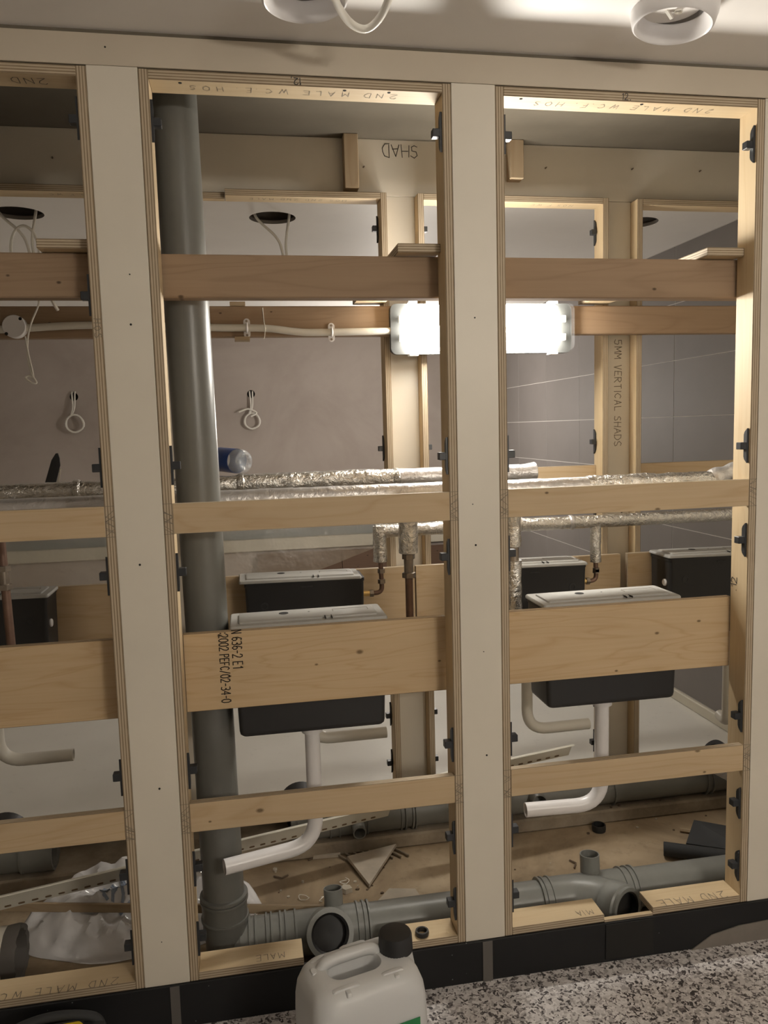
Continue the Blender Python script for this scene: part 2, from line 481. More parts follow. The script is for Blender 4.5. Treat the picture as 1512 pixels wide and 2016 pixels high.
# stroke lettering -------------------------------------------------------
GL = {
'0': [[(0.2,0),(0,0.25),(0,0.75),(0.2,1),(0.45,1),(0.62,0.75),(0.62,0.25),(0.45,0),(0.2,0)]],
'1': [[(0.15,0.8),(0.35,1),(0.35,0)]],
'2': [[(0,0.8),(0.15,1),(0.45,1),(0.6,0.78),(0.5,0.5),(0,0),(0.65,0)]],
'3': [[(0,0.95),(0.4,1),(0.6,0.8),(0.5,0.57),(0.25,0.52)],[(0.25,0.52),(0.55,0.42),(0.62,0.2),(0.4,0),(0,0.05)]],
'4': [[(0.5,0),(0.5,1),(0,0.35),(0.65,0.35)]],
'5': [[(0.6,1),(0.08,1),(0.05,0.58),(0.4,0.62),(0.6,0.4),(0.5,0.08),(0.2,0),(0,0.1)]],
'6': [[(0.55,0.95),(0.25,1),(0.02,0.6),(0.05,0.15),(0.3,0),(0.58,0.15),(0.58,0.4),(0.3,0.55),(0.05,0.4)]],
'A': [[(0,0),(0.32,1),(0.64,0)],[(0.12,0.38),(0.52,0.38)]],
'C': [[(0.6,0.85),(0.4,1),(0.15,0.9),(0,0.5),(0.15,0.1),(0.4,0),(0.6,0.15)]],
'D': [[(0,0),(0,1),(0.35,0.95),(0.6,0.6),(0.55,0.25),(0.3,0),(0,0)]],
'E': [[(0.55,1),(0,1),(0,0),(0.58,0)],[(0,0.5),(0.45,0.5)]],
'F': [[(0.55,1),(0,1),(0,0)],[(0,0.5),(0.42,0.5)]],
'H': [[(0,0),(0,1)],[(0.58,0),(0.58,1)],[(0,0.5),(0.58,0.5)]],
'I': [[(0.15,0),(0.15,1)]],
'L': [[(0,1),(0,0),(0.5,0.03)]],
'M': [[(0,0),(0.05,1),(0.35,0.35),(0.65,1),(0.7,0)]],
'N': [[(0,0),(0,1),(0.58,0),(0.58,1)]],
'O': [[(0.3,0),(0,0.3),(0.05,0.8),(0.33,1),(0.6,0.75),(0.6,0.25),(0.3,0)]],
'P': [[(0,0),(0,1),(0.4,1),(0.58,0.8),(0.42,0.52),(0,0.5)]],
'R': [[(0,0),(0,1),(0.4,1),(0.56,0.78),(0.4,0.55),(0,0.5)],[(0.25,0.5),(0.6,0)]],
'S': [[(0.55,0.88),(0.3,1),(0.05,0.82),(0.12,0.58),(0.48,0.42),(0.56,0.15),(0.3,0),(0,0.1)]],
'T': [[(0,1),(0.6,1)],[(0.3,1),(0.3,0)]],
'V': [[(0,1),(0.28,0),(0.6,1)]],
'W': [[(0,1),(0.18,0),(0.38,0.7),(0.58,0),(0.78,1)]],
'Z': [[(0,1),(0.6,1),(0,0),(0.6,0)]],
'-': [[(0.08,0.5),(0.5,0.5)]], '/': [[(0,-0.05),(0.55,1.05)]], ':': [[(0.1,0.15),(0.1,0.25)],[(0.1,0.65),(0.1,0.75)]],
'.': [[(0.1,0.0),(0.16,0.08)]], ',': [[(0.15,0.1),(0.05,-0.15)]],
}
def strokes_mesh(name, polys, w, mat, mapf=None):
    v = []; f = []
    for p in polys:
        P = [Vector((a[0], a[1], 0)) for a in p]
        for i in range(len(P)-1):
            d = P[i+1]-P[i]
            if d.length < 1e-6: continue
            d.normalize(); nrm = Vector((-d.y, d.x, 0))*w/2; e = d*w*0.4; b = len(v)
            v += [P[i]-nrm-e, P[i+1]-nrm+e, P[i+1]+nrm+e, P[i]+nrm-e]
            f.append((b, b+1, b+2, b+3))
    if mapf: v = [mapf(q) for q in v]
    return mesh(name, v, f, mat)
def text_polys(s, h, sp=1.0, jit=0.0, xs=1.0):
    out = []; x = 0.0
    rnd = random.Random(hash(s) & 0xffff if False else sum(ord(c) for c in s))
    for ch in s:
        if ch == ' ': x += 0.55*h*sp*xs; continue
        g = GL[ch]; wd = max(q[0] for st in g for q in st)
        for st in g:
            out.append([(x+(q[0]*xs+rnd.uniform(-jit, jit))*h, (q[1]+rnd.uniform(-jit, jit))*h) for q in st])
        x += (wd*xs+0.26*xs)*h*sp
    return out, x
def lettering(name, s, h, w, o, reading, up, mat, parent, sp=1.0, jit=0.06, off=0.0006, xs=1.0):
    polys, _ = text_polys(s, h, sp, jit, xs)
    m = frame(o, reading, up)
    m = m @ T(0, 0, off)
    return ob(name, strokes_mesh(name, polys, w, mat), m, parent)

def plane_with_holes(name, x0, x1, y0, y1, holes, mat, n=28):
    """flat plate in local XY with round holes cut out"""
    bm = bmesh.new(); eds = []
    def loop(pts):
        vs_ = [bm.verts.new((p[0], p[1], 0)) for p in pts]
        for i in range(len(vs_)): eds.append(bm.edges.new((vs_[i], vs_[(i+1) % len(vs_)])))
    loop([(x0, y0), (x1, y0), (x1, y1), (x0, y1)])
    for cx, cy, r in holes:
        loop([(cx+r*math.cos(2*math.pi*i/n), cy+r*math.sin(2*math.pi*i/n)) for i in range(n)])
    bmesh.ops.triangle_fill(bm, edges=eds, use_beauty=True)
    bmesh.ops.recalc_face_normals(bm, faces=bm.faces)
    me = bpy.data.meshes.new(name); bm.to_mesh(me); bm.free(); me.materials.append(M[mat]); return me
def struct(o): o['kind'] = 'structure'; return o

# ------------------------------------------------------------------ dimensions
ZB, ZT = 0.11, 2.177           # openings, outer bottom and top
TP = 0.0205                     # ply thickness
CEIL = 2.252
FR = [(-0.784, -0.1047), (0.0, 0.68), (0.784, 1.4668)]
BR = [(-0.781, -0.103), (0.001, 0.681), (0.785, 1.460), (1.567, 2.245)]
YB0, YB1 = 0.82, 0.89
XL, XR = -2.2, 2.29
YN = -3.2                       # wall behind the camera
YF = 5.2                        # far wall
VOIDC = 2.36

# ------------------------------------------------------------------ setting
struct(board('floor', (XL, YN, -0.03), (XR, 0.0, 0.0), 'terrazzo', b=0.0001))
struct(board('floor_void', (XL, 0.0, -0.03), (XR, 0.86, 0.0), 'dust', b=0.0001))
struct(board('floor_back', (XL, 0.86, -0.03), (XR, YF, 0.0), 'pale_floor', b=0.0001))
fl2 = struct(board('trim_ledge', (XL, 0.665, 0.0), (XR, 0.86, 0.048), 'ledge', b=0.006))
struct(board('ceiling', (XL, YN, CEIL), (XR, 0.012, CEIL+0.03), 'ceiling', b=0.0001))
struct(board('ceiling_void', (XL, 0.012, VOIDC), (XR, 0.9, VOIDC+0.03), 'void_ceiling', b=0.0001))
bholes = [(-0.615, 1.45, 0.092), (0.336, 1.45, 0.092), (1.876, 1.42, 0.092)]
cb = struct(ob('ceiling_back', plane_with_holes('ceiling_back', XL, XR, 0.89, YF, bholes, 'ceiling'), T(0, 0, CEIL)))
for (hx, hy, hr) in bholes:
    ob('hole_lining', lathe('hole_lining', [(hr, 0.0), (hr, 0.014), (hr*1.6, 0.014), (hr*1.6, 0.12), (0.0001, 0.12)], 'screed', 28, True, False), T(hx, hy, CEIL), cb)
struct(board('wall_near', (XL, YN-0.05, 0), (XR, YN, CEIL), 'white_wall', b=0.0001))
struct(board('wall_left', (XL-0.05, YN, 0), (XL, YF, 2.4), 'white_wall', b=0.0001))
whole = [(-1.204, 1.741, 0.034), (0.262, 1.735, 0.034)]
wf = struct(ob('wall_far', plane_with_holes('wall_far', XL, XR, 0, CEIL, whole, 'plaster', 20), frame((0, YF, 0), (1, 0, 0), (0, 0, 1))))
for hx, hz, hr in whole:
    ob('socket_hole', lathe('socket_hole', [(hr, 0), (hr, 0.05), (0.0001, 0.05)], 'dark_hole', 20, True, False), aim((hx, YF, hz), (0, 1, 0)), wf)
ob('teal_capping', box_mesh('teal_capping', XR-XL, 0.07, 0.03, 'teal', 0.002), frame(((XL+XR)/2, YF-0.016, 0.50), (1, 0, 0), (0, 0, 1)), wf)
ob('pale_dado', box_mesh('pale_dado', XR-XL, 0.112, 0.02, 'pale_band', 0.002), frame(((XL+XR)/2, YF-0.011, 0.409), (1, 0, 0), (0, 0, 1)), wf)
wr = struct(board('wall_right', (XR, YN, 0), (XR+0.05, YF, 2.4), 'grout', b=0.0001))
rows = [0.0, 0.053] + [0.053+0.2745*k for k in range(1, 9)]
ys = [y for y in [3.49+0.56*k for k in range(-6, 4)]]
for i in range(1, len(rows)-1):
    z0, z1 = rows[i]+0.002, min(rows[i+1]-0.002, CEIL-0.002)
    for j in range(len(ys)):
        y0 = max(ys[j], 0.9)+0.002; y1 = min(ys[j]+0.56, YF)-0.002
        if y1-y0 < 0.06: continue
        ob('tile', box_mesh('tile', y1-y0, z1-z0, 0.010, 'tile_grey', 0.0006), frame((XR+0.0037, (y0+y1)/2, (z0+z1)/2), (0, 1, 0), (0, 0, 1)), wr)
ob('coved_base', box_mesh('coved_base', YF-0.9, 0.052, 0.02, 'pale_band', 0.006), frame((XR-0.008, (YF+0.9)/2, 0.026), (0, 1, 0), (0, 0, 1)), wr)

# black skirting under the frames
pl = struct(board('baseboard_front', (XL, -0.006, 0.0), (XR, 0.012, ZB), 'plinth', b=0.002))
for x, w_, z0, z1 in ((-0.036, 0.022, 0.0, 0.108), (0.735, 0.026, 0.0, 0.108)):
    board('seam_tape', (x-w_/2, -0.0085, z0), (x+w_/2, -0.006, z1), 'tape', pl, b=0.0005)
board('filler_patch', (1.055, -0.0095, 0.01), (1.19, -0.006, 0.106), 'dark_hole', pl, b=0.001)
fp = [(1.30, 0.0), (1.36, 0.035), (1.44, 0.05), (1.56, 0.055), (1.56, 0.0)]
vv = [(x, -0.0065, z) for x, z in fp]+[(x, -0.0095, z) for x, z in fp]
nn = len(fp)
ob('bare_patch', mesh('bare_patch', vv, [tuple(range(nn, 2*nn)), tuple(range(nn))[::-1]]+[(i, (i+1) % nn, nn+(i+1) % nn, nn+i) for i in range(nn)], 'screed'), None, pl)

# white fascia and panels of the front partition
fa = board('fascia_panel', (XL, 0.0, ZT+0.003), (XR, 0.018, CEIL-0.009), 'fascia', b=0.0008)
tag(fa, 'long cream fascia board between the openings and the ceiling', 'panel')
struct(board('trim_gap', (XL, 0.006, CEIL-0.012), (XR, 0.02, CEIL+0.02), 'gap', b=0.0005))
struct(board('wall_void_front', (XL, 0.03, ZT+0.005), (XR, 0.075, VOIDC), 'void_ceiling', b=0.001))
def dots(parent, pts, y=0.0, s=1):
    for x, z, r in pts:
        ob('screw_hole', lathe('screw_hole', [(r, 0), (r*0.9, 0.0008), (0.0001, 0.0006)], 'dark_hole', 10, False, False), aim((x, y, z), (0, -1*s, 0)), parent)
panels = [(-0.1047, 0.0, 'narrow cream panel left of the opening with the grey soil stack', [(-0.041, 1.754, 0.0016), (-0.045, 1.648, 0.0025), (-0.057, 1.121, 0.0026), (-0.044, 0.596, 0.0026), (-0.06, 0.22, 0.0012)]),
          (0.68, 0.784, 'narrow cream panel in front of the lit bulkhead lamp', [(0.722, 1.124, 0.0026), (0.742, 0.596, 0.0024), (0.716, 1.223, 0.0014), (0.738, 0.86, 0.0014), (0.728, 1.66, 0.002)]),
          (1.4668, 1.571, 'cream panel at the right edge beside the right-hand opening', [(1.52, 1.1, 0.0025)])]
for x0, x1, lb, dt in panels:
    e = empty('stud_panel', ((x0+x1)/2, 0.0, ZB), lb, 'panel', 'cream panels between the front openings')
    pb = board('face_panel', (x0+0.0006, 0.0, ZB), (x1-0.0006, 0.018, ZT+0.002), 'panel', e, b=0.0006)
    board('stud', (x0+0.008, 0.02, ZB), (x1-0.008, 0.066, ZT), 'batten', e)
    dots(pb, dt)
dots(fa, [(-0.063, 2.216, 0.002)])
for x0, x1, lb in ((1.571, XR, 'wide cream panel closing the partition beyond the right-hand opening'), (XL, -0.784, 'wide cream panel closing the partition beyond the left-hand opening')):
    tag(board('closing_panel', (x0+0.001, 0.0, ZB), (x1-0.001, 0.07, ZT+0.002), 'panel', b=0.001), lb, 'panel')

# ------------------------------------------------------------------ panel clips
cv, cf = [], []
def addb(v, f, lo, hi, b=0.0006):
    d = [hi[i]-lo[i] for i in range(3)]; c = [(hi[i]+lo[i])/2 for i in range(3)]
    a, g = cbox(*d, b); n0 = len(v)
    v += [(p[0]+c[0], p[1]+c[1], p[2]+c[2]) for p in a]; f += [tuple(i+n0 for i in q) for q in g]
# clip local: x = out of jamb, y = depth, z = up
pv = [(0, 0.0), (0, 0)]
prof = [(-0.0, -0.044), (0.012, -0.034), (0.012, 0.034), (0.0, 0.044)]
prof = [(0.0, -0.044), (0.010, -0.035), (0.013, -0.028), (0.013, 0.028), (0.010, 0.035), (0.0, 0.044)]
n0 = len(prof)
cv += [(0.0, y, z) for y, z in prof]+[(0.0055, y, z) for y, z in prof]
cf += [tuple(range(n0)), tuple(range(n0, 2*n0))[::-1]]+[(i, n0+i, n0+(i+1) % n0, (i+1) % n0) for i in range(n0)]
addb(cv, cf, (0.004, 0.001, -0.0095), (0.0215, 0.021, 0.0085), 0.0012)
CLIP = mesh('clip', cv, cf, 'black_clip')
def clip(parent, x, y, z, side, flip=False):
    yd = -1 if flip else 1
    m = Matrix.Identity(4); m[0][0] = side; m[1][1] = yd
    m = T(x, y, z) @ m
    c = ob('clip', CLIP, m, parent)
    return c
CZ = [2.074, 1.34, 1.098, 0.629, 0.388, 0.212]

def hatch(parent, x0, x1, z0, z1, seed):
    rnd = random.Random(seed); P = [[(x0, z0), (x1, z0)], [(x0, z1), (x1, z1)]]
    for k in range(9):
        a = z0+(z1-z0)*rnd.uniform(0.02, 0.85); b_ = a+(z1-z0)*rnd.choice((-1, 1))*rnd.uniform(0.1, 0.25)
        b_ = min(max(b_, z0), z1); P.append([(x0+0.001, a), (x1-0.001, b_)])
    ob('pencil_marks', strokes_mesh('pencil_marks', P, 0.0011, 'pencil_soft'), frame((0, -0.0006, 0), (1, 0, 0), (0, 0, 1)), parent)

# ------------------------------------------------------------------ front ply frames
names = ['plywood frame lining the left-hand opening above the crumpled white bag',
         'plywood frame lining the middle opening around the grey soil stack',
         'plywood frame lining the right-hand opening with the angled drain branch']
FE = []
for k, (x0, x1) in enumerate(FR):
    e = empty('plywood_frame', ((x0+x1)/2, 0.0, ZB), names[k], 'frame', 'front plywood opening frames'); FE.append(e)
    jl = board('jamb', (x0, 0, ZB), (x0+TP, 0.07, ZT), 'ply_clean', e, 'x', 'z')
    jr = board('jamb', (x1-TP, 0, ZB), (x1, 0.07, ZT), 'ply_clean', e, 'x', 'z')
    a, b_ = x0+TP, x1-TP
    hd = board('head', (a, 0, ZT-TP), (b_, 0.07, ZT), 'ply_clean', e, 'z', 'x')
    if k == 0:
        sl = board('sill', (a, 0, ZB), (b_, 0.075, ZB+TP), 'ply_clean', e, 'z', 'x')
        lettering('handwriting', '2ND MALE WC', 0.024, 0.0016, (-0.165, 0.022, ZB+TP), (-1, 0, 0), (0, -1, 0), 'pencil_soft', sl, 1.25)
        lettering('handwriting', '2ND LAW', 0.026, 0.0016, (-0.19, 0.022, ZT-TP), (-1, 0, 0), (0, 1, 0), 'pencil', hd, 1.2)
    elif k == 1:
        sl = board('sill', (a, 0, ZB), (0.271, 0.075, ZB+TP), 'ply_clean', e, 'z', 'x')
        board('sill', (0.50, 0, ZB), (b_, 0.075, ZB+TP), 'ply_clean', e, 'z', 'x')
        lettering('handwriting', 'MALE', 0.02, 0.0014, (0.225, 0.03, ZB+TP), (-1, 0, 0), (0, -1, 0), 'pencil_soft', sl, 1.1)
        lettering('handwriting', '2ND MALE WC.E. HOS', 0.022, 0.0013, (0.56, 0.022, ZT-TP), (-1, 0, 0), (0, 1, 0), 'pencil_soft', hd, 1.55)
        lettering('handwriting', '12,', 0.014, 0.0019, (0.345, 0, ZT-0.004), (-1, 0, 0), (0, 0, -1), 'pencil', hd, 1.0)
        for hx in (0.085, 0.44, 0.54):
            ob('screw_hole', lathe('screw_hole', [(0.004, 0), (0.0035, 0.0009), (0.0001, 0.0006)], 'dark_hole', 10, False, False), aim((hx, 0.012, ZT-TP), (0, 0, -1)), hd)
    else:
        sl = board('sill', (a, 0, ZB), (1.055, 0.075, ZB+TP), 'ply_clean', e, 'z', 'x')
        s2 = board('sill', (1.192, 0, ZB), (b_, 0.075, ZB+TP), 'ply_clean', e, 'z', 'x')
        board('sill_packer', (1.055, -0.001, ZB-0.004), (1.192, 0.012, ZB+0.006), 'ply_clean', e, 'z', 'x')
        lettering('handwriting', 'MIA', 0.02, 0.0014, (1.03, 0.028, ZB+TP), (-1, 0, 0), (0, -1, 0), 'pencil_soft', sl, 1.1)
        lettering('handwriting', '2ND MALE', 0.028, 0.0017, (1.41, 0.026, ZB+TP), (-1, 0, 0), (0, -1, 0), 'pencil_soft', s2, 1.1)
        lettering('handwriting', '2ND MALE WC.F. HOS', 0.022, 0.0013, (1.345, 0.022, ZT-TP), (-1, 0, 0), (0, 1, 0), 'pencil_soft', hd, 1.55)
        lettering('handwriting', '12.', 0.014, 0.0018, (1.092, 0, ZT-0.017), (1, 0, 0), (0, 0, 1), 'pencil', hd, 1.0)
        lettering('handwriting', '.12', 0.022, 0.0022, (b_, 0.044, 0.955), (0, 0, 1), (0, 1, 0), 'pencil', jr, 1.0)
        for hx in (0.85, 1.15):
            ob('screw_hole', lathe('screw_hole', [(0.004, 0), (0.0035, 0.0009), (0.0001, 0.0006)], 'dark_hole', 10, False, False), aim((hx, 0.012, ZT-TP), (0, 0, -1)), hd)
    board('upper_rail', (a, 0.0, 1.1865), (b_, 0.012, 1.255), 'ply', e, 'y', 'x')
    board('lower_rail', (a, 0.0, 0.481), (b_, 0.020, 0.552), 'ply', e, 'y', 'x')
    mb = board('mounting_board', (a if k != 2 else a-0.005, 0.075, 0.745), (b_+0.004, 0.093, 0.936), 'ply_pale', e, 'y', 'x')
    if k == 1:
        lettering('stencil_print', 'N 636-2 E1', 0.0225, 0.0024, (0.1345, 0.075, 0.938), (0, 0, -1), (1, 0, 0), 'ink', mb, 1.0, 0.0, 0.0008, 0.56)
        lettering('stencil_print', ':2002 PEFC/02-34-0', 0.021, 0.0024, (0.104, 0.075, 0.934), (0, 0, -1), (1, 0, 0), 'ink', mb, 1.0, 0.0, 0.0008, 0.57)
    # clips on both jambs
    for z in CZ:
        if k != 0 or True:
            clip(e, a, 0.006, z, 1)
        clip(e, b_, 0.006, z, -1)
    if k == 0: clip(e, b_, 0.006, 1.711, -1)
    for (z0, z1, s) in ((1.1865, 1.255, 1), (0.481, 0.552, 2)):
        hatch(jl, x0, x0+TP, z0, z1, k*10+s)
        hatch(jr, x1-TP, x1, z0, z1, k*10+s+5)
    if k == 0:
        lettering('handwriting', 'HOS', 0.014, 0.0014, (x1-TP+0.004, 0, 1.66), (0, 0, -1), (1, 0, 0), 'pencil_soft', jr, 1.3)

# ------------------------------------------------------------------ back ply frames, panels
bn = ['plywood frame at the back left, behind the hanging white cable', 'plywood frame at the back behind the soil stack and conduit',
      'plywood frame at the back behind the bulkhead lamp', 'plywood frame at the back right in front of the grey tiled wall']
for k, (x0, x1) in enumerate(BR):
    e = empty('plywood_frame', ((x0+x1)/2, YB0, ZB), bn[k], 'frame', 'back plywood opening frames')
    jl = board('jamb', (x0, YB0, ZB), (x0+TP, YB1, ZT), 'ply_clean', e, 'x', 'z')
    jr = board('jamb', (x1-TP, YB0, ZB), (x1, YB1, ZT), 'ply_clean', e, 'x', 'z')
    a, b_ = x0+TP, x1-TP
    if k == 1:
        h2 = board('head', (0.16, YB0, ZT-TP), (b_, YB1, ZT), 'ply_clean', e, 'z', 'x')
        board('head', (a, YB0+0.04, ZT-TP), (0.159, YB1, ZT), 'ply_clean', e, 'z', 'x')
        lettering('handwriting', 'HOS 2ND 2ND MALE', 0.018, 0.0014, (0.55, YB0+0.022, ZT-TP), (-1, 0, 0), (0, 1, 0), 'pencil_soft', h2, 1.4)
    else:
        h2 = board('head', (a, YB0, ZT-TP), (b_, YB1, ZT), 'ply_clean', e, 'z', 'x')
        lettering('handwriting', 'HOS F WC', 0.018, 0.0014, (b_-0.1, YB0+0.022, ZT-TP), (-1, 0, 0), (0, 1, 0), 'pencil_soft', h2, 1.4)
    board('sill', (a, YB0, ZB), (b_, YB1, ZB+TP), 'ply_clean', e, 'z', 'x')
    board('upper_rail', (a, YB1-0.018, 1.1865), (b_, YB1, 1.255), 'ply', e, 'y', 'x')
    mb = board('mounting_board', (x0-0.04 if k > 1 else x0+TP*(k == 1), YB0-0.02, 0.745), (x1+0.04 if k not in (1,) else x1+0.06, YB0-0.001, 0.936), 'ply', e, 'y', 'x')
    for z in CZ:
        clip(e, a, YB1-0.006, z, 1, True); clip(e, b_, YB1-0.006, z, -1, True)
bp = board('header_panel', (XL, YB1-0.02, ZT+0.002), (XR, YB1, VOIDC), 'panel_back', b=0.0008)
tag(bp, 'wide cream header panel at the back above the far plywood frames', 'panel')
lettering('handwriting', 'SHAD', 0.04, 0.0026, (0.80, YB1-0.02, 2.345), (-1, 0, 0), (0, 0, -1), 'pencil', bp, 0.95)
for x, z in ((0.07, 2.275), (0.615, 2.27), (0.93, 2.19), (1.25, 2.285), (1.57, 2.29), (1.83, 2.29), (-0.36, 2.27)):
    ob('screw_tip', lathe('screw_tip', [(0.003, 0), (0.002, 0.008), (0.0001, 0.011)], 'fitting', 8, False, False), aim((x, YB1-0.02, z), (0.2, -1, 0.1)), bp)
for x0, x1, lb in ((-0.103, 0.001, 'narrow cream panel at the back hidden behind the grey soil stack'), (0.681, 0.785, 'narrow cream panel at the back below the left end of the lamp'), (1.460, 1.567, 'narrow cream panel at the back with handwriting running down it')):
    p = board('back_panel', (x0+0.0006, YB1-0.02, 0.06), (x1-0.0006, YB1, ZT+0.001), 'panel_back', b=0.0006)
    tag(p, lb, 'panel', 'cream panels between the back frames')
    if x0 > 1:
        lettering('handwriting', '5MM VERTICAL SHADS', 0.026, 0.0026, (1.508, YB1-0.02, 1.70), (0, 0, -1), (1, 0, 0), 'pencil_soft', p, 1.02)
        lettering('handwriting', 'WC', 0.02, 0.002, (1.548, YB1-0.02, 1.07), (0, 0, 1), (-1, 0, 0), 'pencil', p)
for x0, x1, lb in ((XL, -0.781, 'wide cream panel at the far back left'),):
    tag(board('back_panel', (x0, YB1-0.02, 0.06), (x1, YB1, ZT+0.001), 'panel_back'), lb, 'panel')
struct(board('baseboard_back', (XL, YB1-0.03, 0.0), (XR, YB1-0.005, ZB-0.002), 'plinth', b=0.001))

# ------------------------------------------------------------------ timbers
tag(board('timber_beam', (-1.4, 0.0755, 1.717), (1.60, 0.12, 1.814), 'joist', b=0.003), 'brown timber joist running behind the front frames below eye level of the ceiling', 'beam', 'horizontal timber joists')
bpy.data.objects['timber_beam']['label'] = 'long brown timber joist crossing all openings, nearest the front frames'
tag(board('timber_beam', (-1.6, 0.775, 1.711), (XR-0.02, 0.8195, 1.806), 'joist', b=0.003), 'long brown timber joist at the back carrying the white conduit', 'beam', 'horizontal timber joists')
for x0, x1, lb in ((-0.236, -0.1257, 'flat plywood tie plate lying on the joist in the left-hand opening'), (0.557, 0.659, 'flat plywood tie plate on the joist above the left end of the lamp'), (1.345, 1.4458, 'flat plywood tie plate lit from below at the right-hand jamb')):
    tag(board('tie_plate', (x0, 0.04, 1.8155), (x1, 0.815, 1.836), 'ply_clean', thin='z', length='x'), lb, 'plate', 'plywood tie plates')
for x, zb, lb in ((0.5685, 2.189, 'longer short timber batten hanging from the void ceiling in the middle opening'), (1.132, 2.234, 'shorter timber batten hanging from the void ceiling in the right-hand opening')):
    tag(board('hanging_batten', (x-0.0235, 0.823, zb), (x+0.0235, 0.868, VOIDC), 'batten', b=0.002), lb.replace('longer short', 'longer'), 'batten', 'hanging timber battens')

# ------------------------------------------------------------------ bulkhead lamps
def rrect(w, h, r, n=6):
    out = []
    for cx, cy, a0 in ((w/2-r, h/2-r, 0), (-w/2+r, h/2-r, 90), (-w/2+r, -h/2+r, 180), (w/2-r, -h/2+r, 270)):
        for k in range(n+1):
            a = math.radians(a0+90*k/n); out.append((cx+r*math.cos(a), cy+r*math.sin(a)))
    return out
def loft(name, loops, mat, cap0=True, cap1=True, smooth=True, auto=40):
    n = len(loops[0]); v = [p for L in loops for p in L]; f = []
    for i in range(len(loops)-1):
        for k in range(n):
            q = (k+1) % n; f.append((i*n+k, i*n+q, (i+1)*n+q, (i+1)*n+k))
    if cap0: f.append(tuple(range(n))[::-1])
    if cap1: f.append(tuple((len(loops)-1)*n+k for k in range(n)))
    return mesh(name, v, f, mat, smooth, auto)
def bulkhead(loc, facing, mat, label, strong=True):
    """local X width, Y up, Z out of wall; loc = middle of back"""
    e = empty('bulkhead_lamp', loc, label, 'lamp')
    m = frame(loc, Vector((0, 0, 1)).cross(Vector(facing)), (0, 0, 1))
    w, h = 0.622, 0.162
    L = lambda s, z, r: [(p[0], p[1], z) for p in rrect(w*s, h-(w-w*s), r)]
    ob('back_box', loft('back_box', [L(1, 0, 0.02), L(1, 0.025, 0.02)], 'lamp_box'), m, e)
    ob('diffuser', loft('diffuser', [[(p[0], p[1], z) for p in rrect(0.50*q, 0.142-(0.5-0.5*q), 0.012)] for q, z in ((1, 0.026), (1, 0.058), (0.97, 0.066))], mat, False), m, e)
    ob('clear_cover', loft('clear_cover', [L(0.99, 0.0255, 0.02), L(0.985, 0.062, 0.02), L(0.96, 0.072, 0.016)], 'clear_cover', False), m, e)
    for sx in (-1, 1):
        for sy in (-0.03, 0.03):
            ob('cover_latch', box_mesh('cover_latch', 0.012, 0.022, 0.01, 'plastic_off'), m @ T(sx*0.28, sy, 0.034), e)
        ob('hinge_lug', box_mesh('hinge_lug', 0.03, 0.008, 0.03, 'plastic_white'), m @ T(sx*0.24, 0.084, 0.03), e)
        ob('hinge_lug', box_mesh('hinge_lug', 0.03, 0.008, 0.03, 'plastic_white'), m @ T(sx*0.24, -0.084, 0.03), e)
    return e
bulkhead((0.981, 0.7745, 1.728), (0, -1, 0), 'lamp', 'lit rectangular bulkhead lamp glaring behind the central cream panel')
bulkhead((1.60, YN+0.001, 1.90), (0, 1, 0), 'lamp_room', 'bulkhead lamp on the wall behind the viewer')
e = empty('fill_lamp', (1.33, 3.55, 0.0), 'added fill lamp, a round globe on a tripod in the far room', 'lamp')  # added to brighten the far room, hidden behind the central panel
for k in range(3):
    a_ = 2*math.pi*k/3+0.4
    sweep('leg', [(1.33, 3.55, 0.75), (1.33+0.1*math.cos(a_), 3.55+0.1*math.sin(a_), 0.01)], 0.011, 'black', e, 10)
cyl('mast', (1.33, 3.55, 0.6), (1.33, 3.55, 1.42), 0.012, 'black', e, 12)
ob('globe', lathe('globe', [(0.0001+0.085*math.sin(math.pi*k/14), -0.085*math.cos(math.pi*k/14)) for k in range(15)], 'fill_back', 24, True, False), T(1.33, 3.55, 1.50), e)

# ------------------------------------------------------------------ conduit, junction box, cables
e = empty('conduit_run', (0.0, 0.765, 1.73), 'white plastic conduit clipped along the back timber joist', 'conduit')
cpts = smoothpts([(-1.0, 0.763, 1.73), (-0.55, 0.763, 1.735), (-0.45, 0.763, 1.739), (-0.25, 0.763, 1.747), (0.1, 0.763, 1.738), (0.264, 0.763, 1.735), (0.36, 0.763, 1.724), (0.43, 0.763, 1.721), (0.67, 0.763, 1.724), (0.69, 0.763, 1.724)], 5)
sweep('conduit', cpts, 0.0115, 'plastic_off', e, 12)
for x, z in ((0.21, 1.737), (0.479, 1.722)):
    s = ob('saddle', loft('saddle', [[(p[0], p[1], q) for p in rrect(0.021, 0.06, 0.0104, 5)] for q in (0, 0.003)], 'plastic_white'), frame((x, 0.7755, z), (1, 0, 0), (0, 0, 1)) @ T(0, 0, 0.0), e)
    sweep('saddle_band', [Vector((x, 0.7635-0.0125*math.sin(math.pi*t/8), z+0.0125*math.cos(math.pi*t/8))) for t in range(9)], 0.0035, 'plastic_white', e, 8)
    for dz in (-0.022, 0.022):
        ob('saddle_screw', lathe('saddle_screw', [(0.004, 0), (0.003, 0.002), (0.0001, 0.002)], 'fitting', 10, False, False), aim((x, 0.7725, z+dz), (0, -1, 0)), e)
jb = ob('junction_box', lathe('junction_box', [(0.0001, 0), (0.034, 0), (0.034, 0.024), (0.032, 0.028), (0.0001, 0.028)], 'plastic_white', 32, True, False), aim((-0.478, 0.775, 1.743), (0, -1, 0)), e)
for dx, dz in ((0.02, 0.022), (-0.022, -0.022)):
    ob('box_screw', lathe('box_screw', [(0.005, 0), (0.004, 0.001), (0.0001, 0.0005)], 'dark_hole', 12, False, False), aim((-0.478+dx, 0.7468, 1.743+dz), (0, -1, 0)), jb)
